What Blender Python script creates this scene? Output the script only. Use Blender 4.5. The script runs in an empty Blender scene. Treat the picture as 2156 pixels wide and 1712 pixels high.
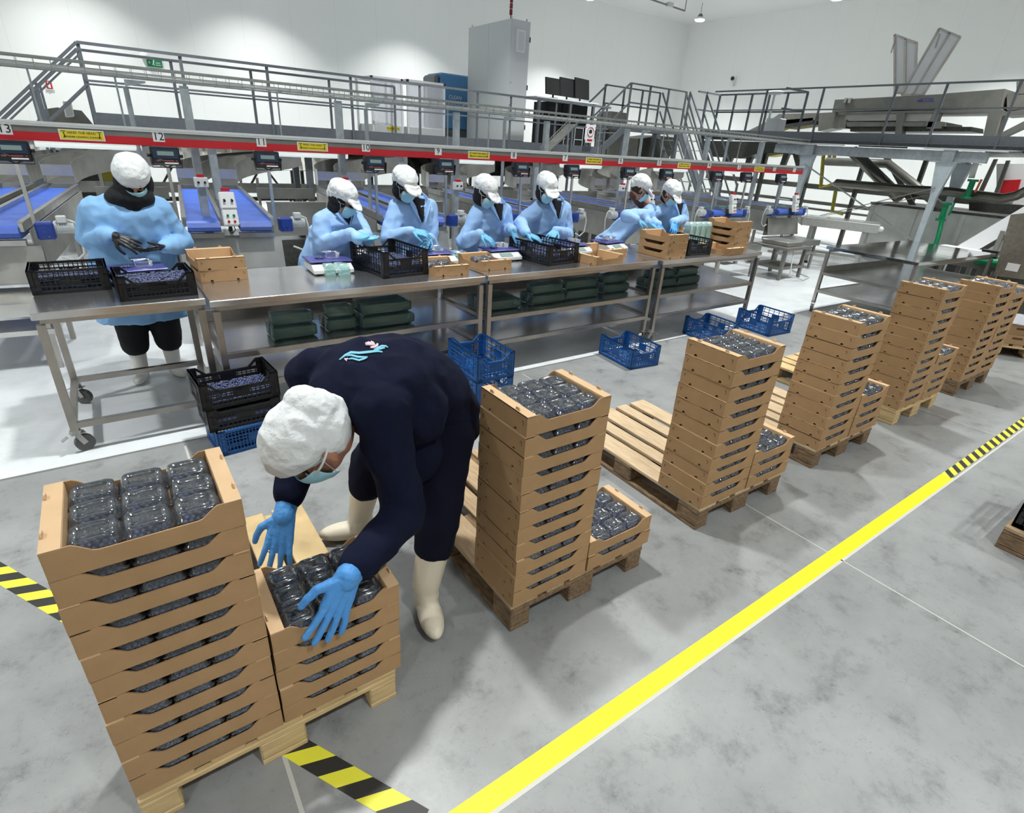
import bpy, bmesh, math, random
from mathutils import Vector, Matrix, Quaternion, noise
rnd = random.Random(7)
S = bpy.context.scene
COL = S.collection
V = Vector
PI = math.pi

# ------------------------------------------------------------------ camera
F_PX, CX, CY = 1149.2, 1078.0, 856.0
R0 = V((0.8179, -0.5726, 0.0588)).normalized()      # camera right
R1 = V((-0.2046, -0.3861, -0.8995))                 # camera down
R1 = (R1 - R0 * R1.dot(R0)).normalized()
R2 = R0.cross(R1).normalized()                       # camera forward
EYE = V((0, 0, 1.90))
cam_d = bpy.data.cameras.new('camera')
cam = bpy.data.objects.new('camera', cam_d)
COL.objects.link(cam)
cam_d.sensor_fit = 'HORIZONTAL'
cam_d.sensor_width = 36.0
cam_d.lens = F_PX / 2156 * 36.0
cam_d.clip_start = 0.02
cam.matrix_world = Matrix(((R0.x, -R1.x, -R2.x, EYE.x), (R0.y, -R1.y, -R2.y, EYE.y), (R0.z, -R1.z, -R2.z, EYE.z), (0, 0, 0, 1)))
S.camera = cam

def at(px, py, x=None, y=None, z=None):
    """point of the place seen at a photo pixel, on a known plane"""
    d = R0 * ((px - CX) / F_PX) + R1 * ((py - CY) / F_PX) + R2
    if x is not None: t = (x - EYE.x) / d.x
    elif y is not None: t = (y - EYE.y) / d.y
    else: t = (z - EYE.z) / d.z
    return EYE + d * t

# ------------------------------------------------------------------ light, exposure
w = bpy.data.worlds.new('world'); S.world = w; w.use_nodes = True
w.node_tree.nodes['Background'].inputs[0].default_value = (0.9, 0.95, 1, 1)
w.node_tree.nodes['Background'].inputs[1].default_value = 0.0
S.view_settings.view_transform = 'Standard'
S.view_settings.look = 'None'
S.view_settings.gamma = 1.0
S.view_settings.use_curve_mapping = False
S.view_settings.exposure = 0.06
LAMP_W = 100.0
CEIL = 6.43
# high-bay lamps: (x, y, z)
_a, _b = at(1473, 43, z=5.95), at(1762, -2, z=5.95)
LAMPS = [(_a.x, _a.y), (_b.x, _b.y), (18.0, 6.0), (18.0, 0.5)]
LAMPS += [(x, 15.2) for x in (-4.2, 0.2, 3.9, 8.0, 13.2)]
LAMPS += [(x, 9.2) for x in (-3.6, 0.9, 5.4, 9.9, 14.2)]
LAMPS += [(x, 3.4) for x in (-3.2, 1.35, 5.6, 9.9, 14.0)]
LAMPS += [(x, -2.2) for x in (-3.2, 1.35, 5.6, 9.9, 14.0)]
LAMP_LABELS = ['ceiling lamp hanging from a rod in the far corner of the hall',
               'bright ceiling lamp cut by the top edge of the photo']

# ------------------------------------------------------------------ mesh helpers
class MB:
    def __init__(s): s.v = []; s.f = []; s.uv = None
    def add(s, vs, fs):
        n = len(s.v); s.v += [V(v) for v in vs]; s.f += [[i + n for i in f] for f in fs]; return s
    def box(s, c, d, r=None):
        hx, hy, hz = d[0] / 2, d[1] / 2, d[2] / 2
        vs = [V((x, y, z)) for z in (-hz, hz) for x, y in ((-hx, -hy), (hx, -hy), (hx, hy), (-hx, hy))]
        if r is not None: vs = [r @ v for v in vs]
        c = V(c)
        return s.add([v + c for v in vs], [[3, 2, 1, 0], [4, 5, 6, 7], [0, 1, 5, 4], [1, 2, 6, 5], [2, 3, 7, 6], [3, 0, 4, 7]])
    def bb(s, a, b):
        return s.box(((a[0] + b[0]) / 2, (a[1] + b[1]) / 2, (a[2] + b[2]) / 2), (abs(b[0] - a[0]), abs(b[1] - a[1]), abs(b[2] - a[2])))
    def bar(s, p, q, w, h=None, up=None):
        """rectangular bar from p to q, w across, h along the up direction"""
        p, q = V(p), V(q); h = h or w; d = (q - p); L = d.length
        if L < 1e-6: return s
        d.normalize(); u = V(up) if up is not None else V((0, 0, 1))
        if abs(d.dot(u)) > 0.98: u = V((0, 1, 0)) if abs(d.y) < .9 else V((1, 0, 0))
        a = d.cross(u).normalized(); b = a.cross(d).normalized()
        vs = []
        for e in (p, q):
            for i, j in ((-1, -1), (1, -1), (1, 1), (-1, 1)): vs.append(e + a * (i * w / 2) + b * (j * h / 2))
        return s.add(vs, [[0, 1, 2, 3], [7, 6, 5, 4], [0, 4, 5, 1], [1, 5, 6, 2], [2, 6, 7, 3], [3, 7, 4, 0]])
    def cyl(s, p, q, r, r2=None, n=12):
        p, q = V(p), V(q); r2 = r if r2 is None else r2; d = (q - p).normalized()
        u = V((0, 0, 1)) if abs(d.z) < .9 else V((1, 0, 0)); a = d.cross(u).normalized(); b = d.cross(a)
        vs = [c + (a * math.cos(t * 2 * PI / n) + b * math.sin(t * 2 * PI / n)) * rr for c, rr in ((p, r), (q, r2)) for t in range(n)]
        fs = [[i, (i + 1) % n, n + (i + 1) % n, n + i] for i in range(n)] + [list(range(n))[::-1], list(range(n, 2 * n))]
        return s.add(vs, fs)
    def tube(s, pts, r, n=8, closed=False, rs=None):
        pts = [V(p) for p in pts]; m = len(pts); rings = []; last = None
        for i, p in enumerate(pts):
            a = pts[i - 1] if (i or closed) else p; b = pts[(i + 1) % m] if (i < m - 1 or closed) else p
            d = (b - a).normalized()
            if last is None:
                u = V((0, 0, 1)) if abs(d.z) < .9 else V((1, 0, 0)); x = d.cross(u).normalized()
            else:
                x = (last - d * last.dot(d)).normalized()
            last = x; y = d.cross(x); rr = rs[i] if rs else r
            rings.append([p + (x * math.cos(t * 2 * PI / n) + y * math.sin(t * 2 * PI / n)) * rr for t in range(n)])
        return s.loft(rings, closed)
    def loft(s, rings, closed=False, caps=True):
        n = len(rings[0]); m = len(rings); vs = [v for r in rings for v in r]; fs = []
        for i in range(m if closed else m - 1):
            j = (i + 1) % m
            for t in range(n): fs.append([i * n + t, i * n + (t + 1) % n, j * n + (t + 1) % n, j * n + t])
        if caps and not closed: fs += [list(range(n))[::-1], list(range((m - 1) * n, m * n))]
        return s.add(vs, fs)
    def prism(s, poly, a, b, ax='y'):
        """extrude a 2D polygon; ax names the extrusion axis, poly is in the other two (in xyz order)"""
        def mk(p, t):
            return {'x': V((t, p[0], p[1])), 'y': V((p[0], t, p[1])), 'z': V((p[0], p[1], t))}[ax]
        n = len(poly); vs = [mk(p, a) for p in poly] + [mk(p, b) for p in poly]
        fs = [[i, (i + 1) % n, n + (i + 1) % n, n + i] for i in range(n)] + [list(range(n))[::-1], list(range(n, 2 * n))]
        return s.add(vs, fs)
    def ball(s, c, r, nu=12, nv=8, rot=None):
        c = V(c); r = V(r) if hasattr(r, '__len__') else V((r, r, r)); rings = []
        vs = [V((0, 0, -1))]
        for j in range(1, nv):
            ph = -PI / 2 + PI * j / nv
            vs += [V((math.cos(ph) * math.cos(2 * PI * i / nu), math.cos(ph) * math.sin(2 * PI * i / nu), math.sin(ph))) for i in range(nu)]
        vs.append(V((0, 0, 1)))
        vs = [V((v.x * r.x, v.y * r.y, v.z * r.z)) for v in vs]
        if rot is not None: vs = [rot @ v for v in vs]
        vs = [v + c for v in vs]; fs = []
        for i in range(nu): fs.append([0, 1 + (i + 1) % nu, 1 + i])
        for j in range(nv - 2):
            for i in range(nu):
                a = 1 + j * nu; fs.append([a + i, a + (i + 1) % nu, a + nu + (i + 1) % nu, a + nu + i])
        a = 1 + (nv - 2) * nu; T = len(vs) - 1
        for i in range(nu): fs.append([a + i, a + (i + 1) % nu, T])
        return s.add(vs, fs)
    def cap(s, p, q, r, r2=None, n=12):
        """tapered capsule, one closed skin"""
        p, q = V(p), V(q); r2 = r if r2 is None else r2; d = (q - p); L = d.length
        d = d.normalized() if L > 1e-6 else V((0, 0, 1)); u = V((0, 0, 1)) if abs(d.z) < .9 else V((1, 0, 0))
        a = d.cross(u).normalized(); b = d.cross(a); rings = []
        for k in (-3, -2, -1, 0): rings.append((p + d * (r * math.sin(k * PI / 7)), r * math.cos(k * PI / 7)))
        for k in (0, 1, 2, 3): rings.append((q + d * (r2 * math.sin(k * PI / 7)), r2 * math.cos(k * PI / 7)))
        return s.loft([[c + (a * math.cos(t * 2 * PI / n) + b * math.sin(t * 2 * PI / n)) * rr for t in range(n)] for c, rr in rings])
    def ell_loft(s, secs, n=24):
        """secs: (center, rx, ry, matrix or None): elliptical sections"""
        rings = []
        for sec in secs:
            c, rx, ry = V(sec[0]), sec[1], sec[2]; m = sec[3] if len(sec) > 3 else None; e = sec[4] if len(sec) > 4 else 1.0
            ring = []
            for t in range(n):
                ct, st = math.cos(2 * PI * t / n), math.sin(2 * PI * t / n)
                p = V((rx * math.copysign(abs(ct) ** e, ct), ry * math.copysign(abs(st) ** e, st), 0))
                if m is not None: p = m @ p
                ring.append(c + p)
            rings.append(ring)
        return s.loft(rings)
    def mesh(s, name, smooth=False):
        me = bpy.data.meshes.new(name); me.from_pydata([tuple(v) for v in s.v], [], s.f)
        if smooth: me.polygons.foreach_set('use_smooth', [True] * len(me.polygons))
        me.update(); return me
    def build(s, name, mat, parent=None, smooth=False, bevel=0, loc=None, rot=None, auto=None):
        me = s.mesh(name, smooth)
        if bevel or auto is not None:
            bm = bmesh.new(); bm.from_mesh(me)
            if bevel: bmesh.ops.bevel(bm, geom=[e for e in bm.edges if len(e.link_faces) == 2 and e.calc_face_angle(0) > .6], offset=bevel, segments=1, affect='EDGES', clamp_overlap=True)
            bm.to_mesh(me); bm.free()
        return link(name, me, mat, parent, loc, rot)

def link(name, me, mat, parent=None, loc=None, rot=None):
    o = bpy.data.objects.new(name, me); COL.objects.link(o)
    if mat is not None and len(me.materials) == 0: me.materials.append(mat)
    if parent is not None: o.parent = parent
    if loc is not None: o.location = loc
    if rot is not None: o.rotation_euler = rot
    return o

def tag(o, label=None, cat=None, group=None, kind=None):
    if label: o['label'] = label
    if cat: o['category'] = cat
    if group: o['group'] = group
    if kind: o['kind'] = kind
    return o

def thing(name, label, cat, loc=(0, 0, 0), rz=0, group=None, rot=None):
    o = bpy.data.objects.new(name, None); COL.objects.link(o); o.empty_display_size = .05
    o.location = loc; o.rotation_euler = rot if rot else (0, 0, rz)
    return tag(o, label, cat, group)

def kids(o): return [c for c in KIDS.get(o.name, [])]
def copy_tree(root, loc, rz=None, label=None, group=None, rot=None):
    r = root.copy(); COL.objects.link(r); r.location = loc
    if rz is not None: r.rotation_euler = (0, 0, rz)
    if rot is not None: r.rotation_euler = rot
    if label: r['label'] = label
    if group: r['group'] = group
    for ch in root.children:
        c = ch.copy(); COL.objects.link(c); c.parent = r
        for g in ch.children:
            d = g.copy(); COL.objects.link(d); d.parent = c
    return r

class Maker:
    """first call builds, later calls copy"""
    def __init__(s, fn): s.fn = fn; s.first = None
    def __call__(s, loc, rz=0, label=None, group=None, rot=None):
        if s.first is None:
            o = s.fn(); s.first = o; o.location = loc; o.rotation_euler = rot if rot else (0, 0, rz)
            if label: o['label'] = label
            if group: o['group'] = group
            return o
        return copy_tree(s.first, loc, rz, label, group, rot)

# ------------------------------------------------------------------ materials
MATS = {}
def mat(name, col, rough=.5, metal=0, spec=.5, noise_amt=0, noise_scale=20, bump=0, bump_scale=60, stretch=None, col2=None, coat=0, sheen=0, emis=None, estr=0, alpha=1):
    m = bpy.data.materials.new(name); m.use_nodes = True; nt = m.node_tree; b = nt.nodes['Principled BSDF']
    b.inputs['Base Color'].default_value = (*col, 1); b.inputs['Roughness'].default_value = rough
    b.inputs['Metallic'].default_value = metal; b.inputs['Specular IOR Level'].default_value = spec
    if coat: b.inputs['Coat Weight'].default_value = coat; b.inputs['Coat Roughness'].default_value = .1
    if sheen: b.inputs['Sheen Weight'].default_value = sheen
    if emis: b.inputs['Emission Color'].default_value = (*emis, 1); b.inputs['Emission Strength'].default_value = estr
    if noise_amt or col2 or bump:
        tc = nt.nodes.new('ShaderNodeTexCoord'); mp = nt.nodes.new('ShaderNodeMapping')
        nt.links.new(tc.outputs['Object'], mp.inputs[0])
        if stretch: mp.inputs['Scale'].default_value = stretch
    if noise_amt or col2:
        n = nt.nodes.new('ShaderNodeTexNoise'); n.inputs['Scale'].default_value = noise_scale; n.inputs['Detail'].default_value = 4
        nt.links.new(mp.outputs[0], n.inputs[0]); r = nt.nodes.new('ShaderNodeValToRGB')
        c2 = col2 or tuple(max(0, c * (1 - noise_amt)) for c in col); c1 = col if col2 else tuple(min(1, c * (1 + noise_amt)) for c in col)
        r.color_ramp.elements[0].color = (*c2, 1); r.color_ramp.elements[1].color = (*c1, 1)
        r.color_ramp.elements[0].position = .33; r.color_ramp.elements[1].position = .67
        nt.links.new(n.outputs[0], r.inputs[0]); nt.links.new(r.outputs[0], b.inputs['Base Color'])
    if bump:
        n2 = nt.nodes.new('ShaderNodeTexNoise'); n2.inputs['Scale'].default_value = bump_scale; n2.inputs['Detail'].default_value = 3
        nt.links.new(mp.outputs[0], n2.inputs[0]); bp = nt.nodes.new('ShaderNodeBump'); bp.inputs['Strength'].default_value = bump; bp.inputs['Distance'].default_value = .01
        nt.links.new(n2.outputs[0], bp.inputs['Height']); nt.links.new(bp.outputs[0], b.inputs['Normal'])
    MATS[name] = m; return m

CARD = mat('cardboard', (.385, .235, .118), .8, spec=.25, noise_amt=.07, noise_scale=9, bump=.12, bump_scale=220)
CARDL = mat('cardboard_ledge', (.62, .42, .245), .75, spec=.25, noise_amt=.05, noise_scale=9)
WOOD = {'yellow': mat('pine_new', (.56, .40, .20), .75, noise_amt=.18, noise_scale=6, stretch=(1, 1, 8), bump=.25),
        'tan': mat('pine_tan', (.47, .34, .21), .8, noise_amt=.25, noise_scale=7, stretch=(9, 1.2, 9), bump=.3, col2=(.36, .24, .13)),
        'pale': mat('pine_pale', (.66, .50, .32), .8, noise_amt=.2, noise_scale=7, stretch=(9, 1.0, 9), bump=.3, col2=(.50, .36, .22)),
        'brown': mat('wood_worn', (.27, .17, .09), .85, noise_amt=.3, noise_scale=9, stretch=(6, 2, 6), bump=.5, col2=(.13, .085, .05)),
        'grey': mat('wood_grey', (.30, .23, .17), .85, noise_amt=.3, noise_scale=9, stretch=(6, 2, 6), bump=.5, col2=(.19, .14, .10))}
STEEL = mat('stainless_steel', (.60, .59, .57), .28, metal=1, noise_amt=.10, noise_scale=5, bump=.03, bump_scale=160)
STEEL2 = mat('brushed_steel_panel', (.44, .435, .41), .45, metal=.85, noise_amt=.16, noise_scale=3, bump=.03)
FRAMEST = mat('table_frame_steel', (.46, .43, .40), .36, metal=1, noise_amt=.1, noise_scale=6)
TOPST = mat('table_top_steel', (.70, .69, .70), .21, metal=.95, noise_amt=.09, noise_scale=2.5)
DARKST = mat('dark_machine_steel', (.10, .10, .09), .5, metal=.8, noise_amt=.2)
ALU = mat('aluminium_profile', (.78, .79, .78), .35, metal=.7)
GALV = mat('galvanised_steel', (.42, .46, .48), .5, metal=.55, noise_amt=.12, noise_scale=14)
PALEG = mat('pale_galvanised_steel', (.56, .63, .67), .5, metal=.3, noise_amt=.08, noise_scale=12)
CONV = mat('conveyor_steel', (.50, .50, .48), .4, metal=.5, noise_amt=.06)
MIRR = mat('mirror_steel_top', (.74, .74, .75), .09, metal=1, noise_amt=.05, bump=.10, bump_scale=5)
GREYP = mat('painted_grey_steel', (.135, .15, .165), .5, metal=.1, noise_amt=.08)
MACHG = mat('machine_grey_steel', (.235, .228, .205), .5, metal=.5, noise_amt=.12, noise_scale=3)
MESHG = mat('grey_wire', (.33, .35, .33), .5, metal=.5)
WHITEP = mat('white_paint', (.80, .80, .80), .45)
CABG = mat('cabinet_grey', (.60, .62, .62), .5)
BLUEP = mat('blue_machine_paint', (.09, .27, .52), .5)
BLUEM = mat('blue_motor_paint', (.012, .045, .28), .4, coat=.3)
BELT = mat('blue_belt', (.045, .12, .52), .45, noise_amt=.12, noise_scale=4)
RED = mat('red_strip', (.55, .012, .02), .45)
YEL = mat('yellow_sign', (.80, .62, .03), .5)
YELP = mat('yellow_paint', (.42, .36, .04), .6, noise_amt=.15)
BLACK = mat('black_plastic', (.012, .012, .014), .38, spec=.5)
BLACKM = mat('black_matt', (.012, .012, .013), .7)
SCREEN = mat('lcd_grey', (.22, .30, .28), .3)
PANELB = mat('display_blue_panel', (.010, .028, .065), .35)
TXT = mat('black_text', (.01, .01, .01), .7)
WTXT = mat('white_text', (.85, .85, .85), .6)
BTXT = mat('blue_text', (.04, .08, .45), .6)
GRN = mat('green_sign', (.0, .22, .08), .5)
GREENP = mat('green_paint', (.0, .27, .10), .5)
RUBBER = mat('grey_rubber', (.10, .10, .10), .6)
CRATE_B = mat('black_crate_plastic', (.010, .010, .012), .36)
CRATE_U = mat('blue_crate_plastic', (.012, .10, .34), .45)
BERRY = mat('blueberry', (.075, .095, .21), .45, col2=(.020, .026, .07), noise_scale=90, spec=.6)
FILMW = mat('white_film', (.8, .8, .82), .3)
SKIN = mat('skin', (.42, .20, .125), .55, noise_amt=.06)
SKIND = mat('skin_tan', (.36, .16, .095), .55, noise_amt=.06)
COAT = mat('light_blue_coat', (.31, .495, .80), .85, noise_amt=.04, noise_scale=5, bump=.25, bump_scale=14)
GOWN = mat('sky_blue_gown', (.23, .445, .75), .85, noise_amt=.04, noise_scale=5, bump=.35, bump_scale=12)
NAVY = mat('navy_sweater', (.006, .008, .024), .95, spec=.15, bump=.5, bump_scale=16)
NAVYT = mat('navy_trousers', (.006, .007, .018), .95, spec=.15)
BLKCL = mat('black_cloth', (.006, .006, .009), .9)
BOOTW = mat('white_rubber_boot', (.78, .77, .72), .4)
BOOTC = mat('cream_rubber_boot', (.70, .63, .50), .45)
GLOVE = mat('blue_glove', (.07, .28, .66), .5, bump=.3, bump_scale=60)
GLOVEC = mat('cyan_glove', (.15, .45, .72), .5, bump=.3, bump_scale=60)
GLOVEK = mat('black_glove', (.018, .018, .02), .42, bump=.3, bump_scale=60)
MASK = mat('surgical_mask', (.34, .62, .74), .8, bump=.2, bump_scale=40)
EYE_M = mat('dark_eye', (.01, .008, .008), .2)
SCALEP = mat('scale_plate_purple', (.10, .10, .34), .3, metal=.4)
LIPS = mat('rosy_brown', (.28, .10, .07), .6)

def capmat():
    m = mat('white_nonwoven_cap', (.74, .76, .77), .9, bump=.8, bump_scale=34)
    b = m.node_tree.nodes['Principled BSDF']; b.inputs['Subsurface Weight'].default_value = .0
    return m
CAPM = capmat()

def clear_plastic(name, tint, refl=.35, rough=.06, diff=0.0, dcol=(.3, .5, .45)):
    m = bpy.data.materials.new(name); m.use_nodes = True; nt = m.node_tree; nt.nodes.clear()
    o = nt.nodes.new('ShaderNodeOutputMaterial'); tr = nt.nodes.new('ShaderNodeBsdfTransparent'); gl = nt.nodes.new('ShaderNodeBsdfGlossy')
    tr.inputs[0].default_value = (*tint, 1); gl.inputs['Roughness'].default_value = rough; gl.inputs['Color'].default_value = (1, 1, 1, 1)
    lw = nt.nodes.new('ShaderNodeLayerWeight'); lw.inputs['Blend'].default_value = refl
    mx = nt.nodes.new('ShaderNodeMixShader'); nt.links.new(lw.outputs['Fresnel'], mx.inputs[0]); nt.links.new(tr.outputs[0], mx.inputs[1]); nt.links.new(gl.outputs[0], mx.inputs[2])
    out = mx
    if diff:
        df = nt.nodes.new('ShaderNodeBsdfDiffuse'); df.inputs[0].default_value = (*dcol, 1); m2 = nt.nodes.new('ShaderNodeMixShader'); m2.inputs[0].default_value = diff
        nt.links.new(mx.outputs[0], m2.inputs[1]); nt.links.new(df.outputs[0], m2.inputs[2]); out = m2
    nt.links.new(out.outputs[0], o.inputs[0]); return m
CLEAR = clear_plastic('clear_punnet_plastic', (.97, .98, .99), .46, .12, .035, (.70, .78, .88))
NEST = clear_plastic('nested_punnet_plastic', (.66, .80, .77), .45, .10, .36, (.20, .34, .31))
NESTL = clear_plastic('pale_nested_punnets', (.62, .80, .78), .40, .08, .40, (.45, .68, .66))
GLASS = clear_plastic('clear_guard_sheet', (.95, .96, .98), .12, .03, .45, (.75, .76, .80))
FILM = clear_plastic('stretch_film', (.85, .87, .92), .5, .15, .35, (.8, .8, .85))

def text(s, size, mat_, parent, loc, rot=(PI / 2, 0, 0), name='lettering', ext=.0008, align='CENTER'):
    c = bpy.data.curves.new(name, 'FONT'); c.body = s; c.size = size; c.extrude = ext; c.align_x = align; c.align_y = 'CENTER'; c.resolution_u = 2
    o = bpy.data.objects.new(name, c); me = bpy.data.meshes.new_from_object(o); me.name = name
    bpy.data.objects.remove(o); bpy.data.curves.remove(c); me.materials.clear()
    return link(name, me, mat_, parent, loc, rot)

TS = bpy.data.scenes.new('workshop')
def remeshed(mb, voxel, smooth=6, fac=.5, wr=0, wscale=8, seed=0):
    """fuse overlapping closed skins into one continuous surface"""
    me = mb.mesh('tmp'); bm = bmesh.new(); bm.from_mesh(me); bmesh.ops.recalc_face_normals(bm, faces=bm.faces); bm.to_mesh(me); bm.free()
    o = bpy.data.objects.new('tmp', me); TS.collection.objects.link(o)
    r = o.modifiers.new('r', 'REMESH'); r.mode = 'VOXEL'; r.voxel_size = voxel; r.use_smooth_shade = True
    s = o.modifiers.new('s', 'SMOOTH'); s.factor = fac; s.iterations = smooth
    with bpy.context.temp_override(scene=TS, view_layer=TS.view_layers[0]):
        dg = bpy.context.evaluated_depsgraph_get(); dg.update()
        out = bpy.data.meshes.new_from_object(o.evaluated_get(dg))
    bpy.data.objects.remove(o); bpy.data.meshes.remove(me)
    if wr:
        off = V((seed * 3.1, seed * 1.7, seed))
        N = len(out.vertices); co = [v.co.copy() for v in out.vertices]; nr = [v.normal.copy() for v in out.vertices]; flat = []
        for c_, n_ in zip(co, nr):
            p = c_ * wscale + off
            n = noise.noise(p) * .65 + noise.noise(p * 2.3) * .35
            rg = 1 - abs(noise.noise(p * 1.3 + V((9, 9, 9)))) * 2.2
            flat += list(c_ + n_ * (wr * (n + .45 * rg)))
        out.vertices.foreach_set('co', flat)
    out.polygons.foreach_set('use_smooth', [True] * len(out.polygons)); out.update()
    return out
ORD = ['bottom', 'second', 'third', 'fourth', 'fifth', 'sixth', 'seventh', 'eighth', 'ninth', 'tenth', 'eleventh', 'twelfth']
# ================================================================== the hall
XR, YB, XL, YF = 19.9, 17.0, -5.6, -4.6
def wall_mat():
    m = bpy.data.materials.new('white_wall_panels'); m.use_nodes = True; nt = m.node_tree; b = nt.nodes['Principled BSDF']
    b.inputs['Base Color'].default_value = (.85, .86, .845, 1); b.inputs['Roughness'].default_value = .55; b.inputs['Specular IOR Level'].default_value = .25
    tc = nt.nodes.new('ShaderNodeTexCoord'); sp = nt.nodes.new('ShaderNodeSeparateXYZ'); nt.links.new(tc.outputs['Object'], sp.inputs[0])
    ad = nt.nodes.new('ShaderNodeMath'); ad.operation = 'ADD'; nt.links.new(sp.outputs[0], ad.inputs[0]); nt.links.new(sp.outputs[1], ad.inputs[1])
    dv = nt.nodes.new('ShaderNodeMath'); dv.operation = 'DIVIDE'; dv.inputs[1].default_value = 1.15; nt.links.new(ad.outputs[0], dv.inputs[0])
    fr = nt.nodes.new('ShaderNodeMath'); fr.operation = 'FRACT'; nt.links.new(dv.outputs[0], fr.inputs[0])
    lt = nt.nodes.new('ShaderNodeMath'); lt.operation = 'LESS_THAN'; lt.inputs[1].default_value = .008; nt.links.new(fr.outputs[0], lt.inputs[0])
    mx = nt.nodes.new('ShaderNodeMix'); mx.data_type = 'RGBA'; mx.inputs[6].default_value = (.85, .86, .845, 1); mx.inputs[7].default_value = (.77, .78, .765, 1)
    nt.links.new(lt.outputs[0], mx.inputs[0]); nt.links.new(mx.outputs[2], b.inputs['Base Color'])
    return m
WALL = wall_mat()
CEILM = mat('white_ceiling', (.72, .73, .72), .6, spec=.2)

def floor_mat():
    m = bpy.data.materials.new('polished_concrete'); m.use_nodes = True; nt = m.node_tree; b = nt.nodes['Principled BSDF']; L = nt.links.new
    tc = nt.nodes.new('ShaderNodeTexCoord'); sp = nt.nodes.new('ShaderNodeSeparateXYZ'); L(tc.outputs['Object'], sp.inputs[0])
    def noi(scale, det=5, rough=.6, w=None):
        n = nt.nodes.new('ShaderNodeTexNoise'); n.inputs['Scale'].default_value = scale; n.inputs['Detail'].default_value = det; n.inputs['Roughness'].default_value = rough
        L(tc.outputs['Object'], n.inputs[0]); return n
    def ramp(src, stops):
        r = nt.nodes.new('ShaderNodeValToRGB'); e = r.color_ramp.elements
        e[0].position, e[0].color = stops[0][0], (*stops[0][1], 1); e[1].position, e[1].color = stops[-1][0], (*stops[-1][1], 1)
        for p, c in stops[1:-1]: k = e.new(p); k.color = (*c, 1)
        L(src, r.inputs[0]); return r
    def mix(a, bb, f, mode='MULTIPLY'):
        x = nt.nodes.new('ShaderNodeMix'); x.data_type = 'RGBA'; x.blend_type = mode
        if isinstance(f, float): x.inputs[0].default_value = f
        else: L(f, x.inputs[0])
        L(a, x.inputs[6]); L(bb, x.inputs[7]); return x
    n1 = noi(.9, 6, .62); n2 = noi(5.5, 8, .7); n3 = noi(28, 6, .7)
    base = ramp(n1.outputs[0], [(.25, (.20, .205, .205)), (.5, (.295, .30, .30)), (.75, (.385, .39, .39))])
    c2 = ramp(n2.outputs[0], [(.30, (.58, .58, .58)), (.47, (.93, .93, .93)), (.75, (1, 1, 1))])
    c3 = ramp(n3.outputs[0], [(.27, (.72, .72, .72)), (.42, (1, 1, 1)), (1, (1, 1, 1))])
    m1 = mix(base.outputs[0], c2.outputs[0], 1.0); m2 = mix(m1.outputs[2], c3.outputs[0], .8)
    # fine hairline cracks
    vo = nt.nodes.new('ShaderNodeTexVoronoi'); vo.feature = 'DISTANCE_TO_EDGE'; vo.inputs['Scale'].default_value = 3.4
    wn = noi(6, 4); ad = nt.nodes.new('ShaderNodeMix'); ad.data_type = 'RGBA'; ad.blend_type = 'LINEAR_LIGHT'; ad.inputs[0].default_value = .28
    L(tc.outputs['Object'], ad.inputs[6]); L(wn.outputs['Color'], ad.inputs[7]); L(ad.outputs[2], vo.inputs['Vector'])
    cr = ramp(vo.outputs['Distance'], [(0.0, (.74, .74, .74)), (.006, (1, 1, 1)), (1, (1, 1, 1))])
    m3 = mix(m2.outputs[2], cr.outputs[0], 1.0)
    # white epoxy strip in front of the sorting line
    dirt = ramp(noi(1.6, 6, .7).outputs[0], [(.3, (.52, .54, .55)), (.5, (.66, .68, .70)), (.8, (.72, .74, .76))])
    gt = nt.nodes.new('ShaderNodeMath'); gt.operation = 'GREATER_THAN'; gt.inputs[1].default_value = 3.77; L(sp.outputs[1], gt.inputs[0])
    m4 = mix(m3.outputs[2], dirt.outputs[0], gt.outputs[0], 'MIX')
    L(m4.outputs[2], b.inputs['Base Color'])
    rr = nt.nodes.new('ShaderNodeMapRange'); rr.inputs['From Min'].default_value = .3; rr.inputs['From Max'].default_value = .7; rr.inputs['To Min'].default_value = .26; rr.inputs['To Max'].default_value = .42
    L(n2.outputs[0], rr.inputs[0]); L(rr.outputs[0], b.inputs['Roughness']); b.inputs['Specular IOR Level'].default_value = .5
    bp = nt.nodes.new('ShaderNodeBump'); bp.inputs['Strength'].default_value = .08; bp.inputs['Distance'].default_value = .01; L(n2.outputs[0], bp.inputs['Height']); L(bp.outputs[0], b.inputs['Normal'])
    return m
FLOOR = floor_mat()
def struct(name, mb, m, **k):
    o = mb.build(name, m, **k); o['kind'] = 'structure'; return o
struct('floor', MB().bb((XL, YF, -.2), (XR, YB, 0)), FLOOR)
struct('ceiling', MB().bb((XL, YF, CEIL), (XR, YB, CEIL + .2)), CEILM)
struct('wall_back', MB().bb((XL, YB, 0), (XR, YB + .2, CEIL)), WALL)
struct('wall_right', MB().bb((XR, YF, 0), (XR + .2, YB, CEIL)), WALL)
struct('wall_left', MB().bb((XL - .2, YF, 0), (XL, YB, CEIL)), WALL)
struct('wall_front', MB().bb((XL, YF - .2, 0), (XR, YF, CEIL)), WALL)
JOINT = mat('floor_joint_filler', (.50, .49, .45), .7)
JD = mat('floor_joint_dark', (.16, .16, .15), .8)
struct('trim_1', MB().bb((.112, YF + .01, .0), (.126, 3.7, .0008)), JOINT)
struct('trim_2', MB().bb((2.838, YF + .01, .0), (2.846, 3.7, .0008)), JOINT)
struct('trim_3', MB().bb((XL + .01, 3.755, .0), (XR - .01, 3.775, .0012)), JD)
struct('trim_4', MB().bb((5.55, YF + .01, .0), (5.557, 3.7, .0008)), JOINT)
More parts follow.
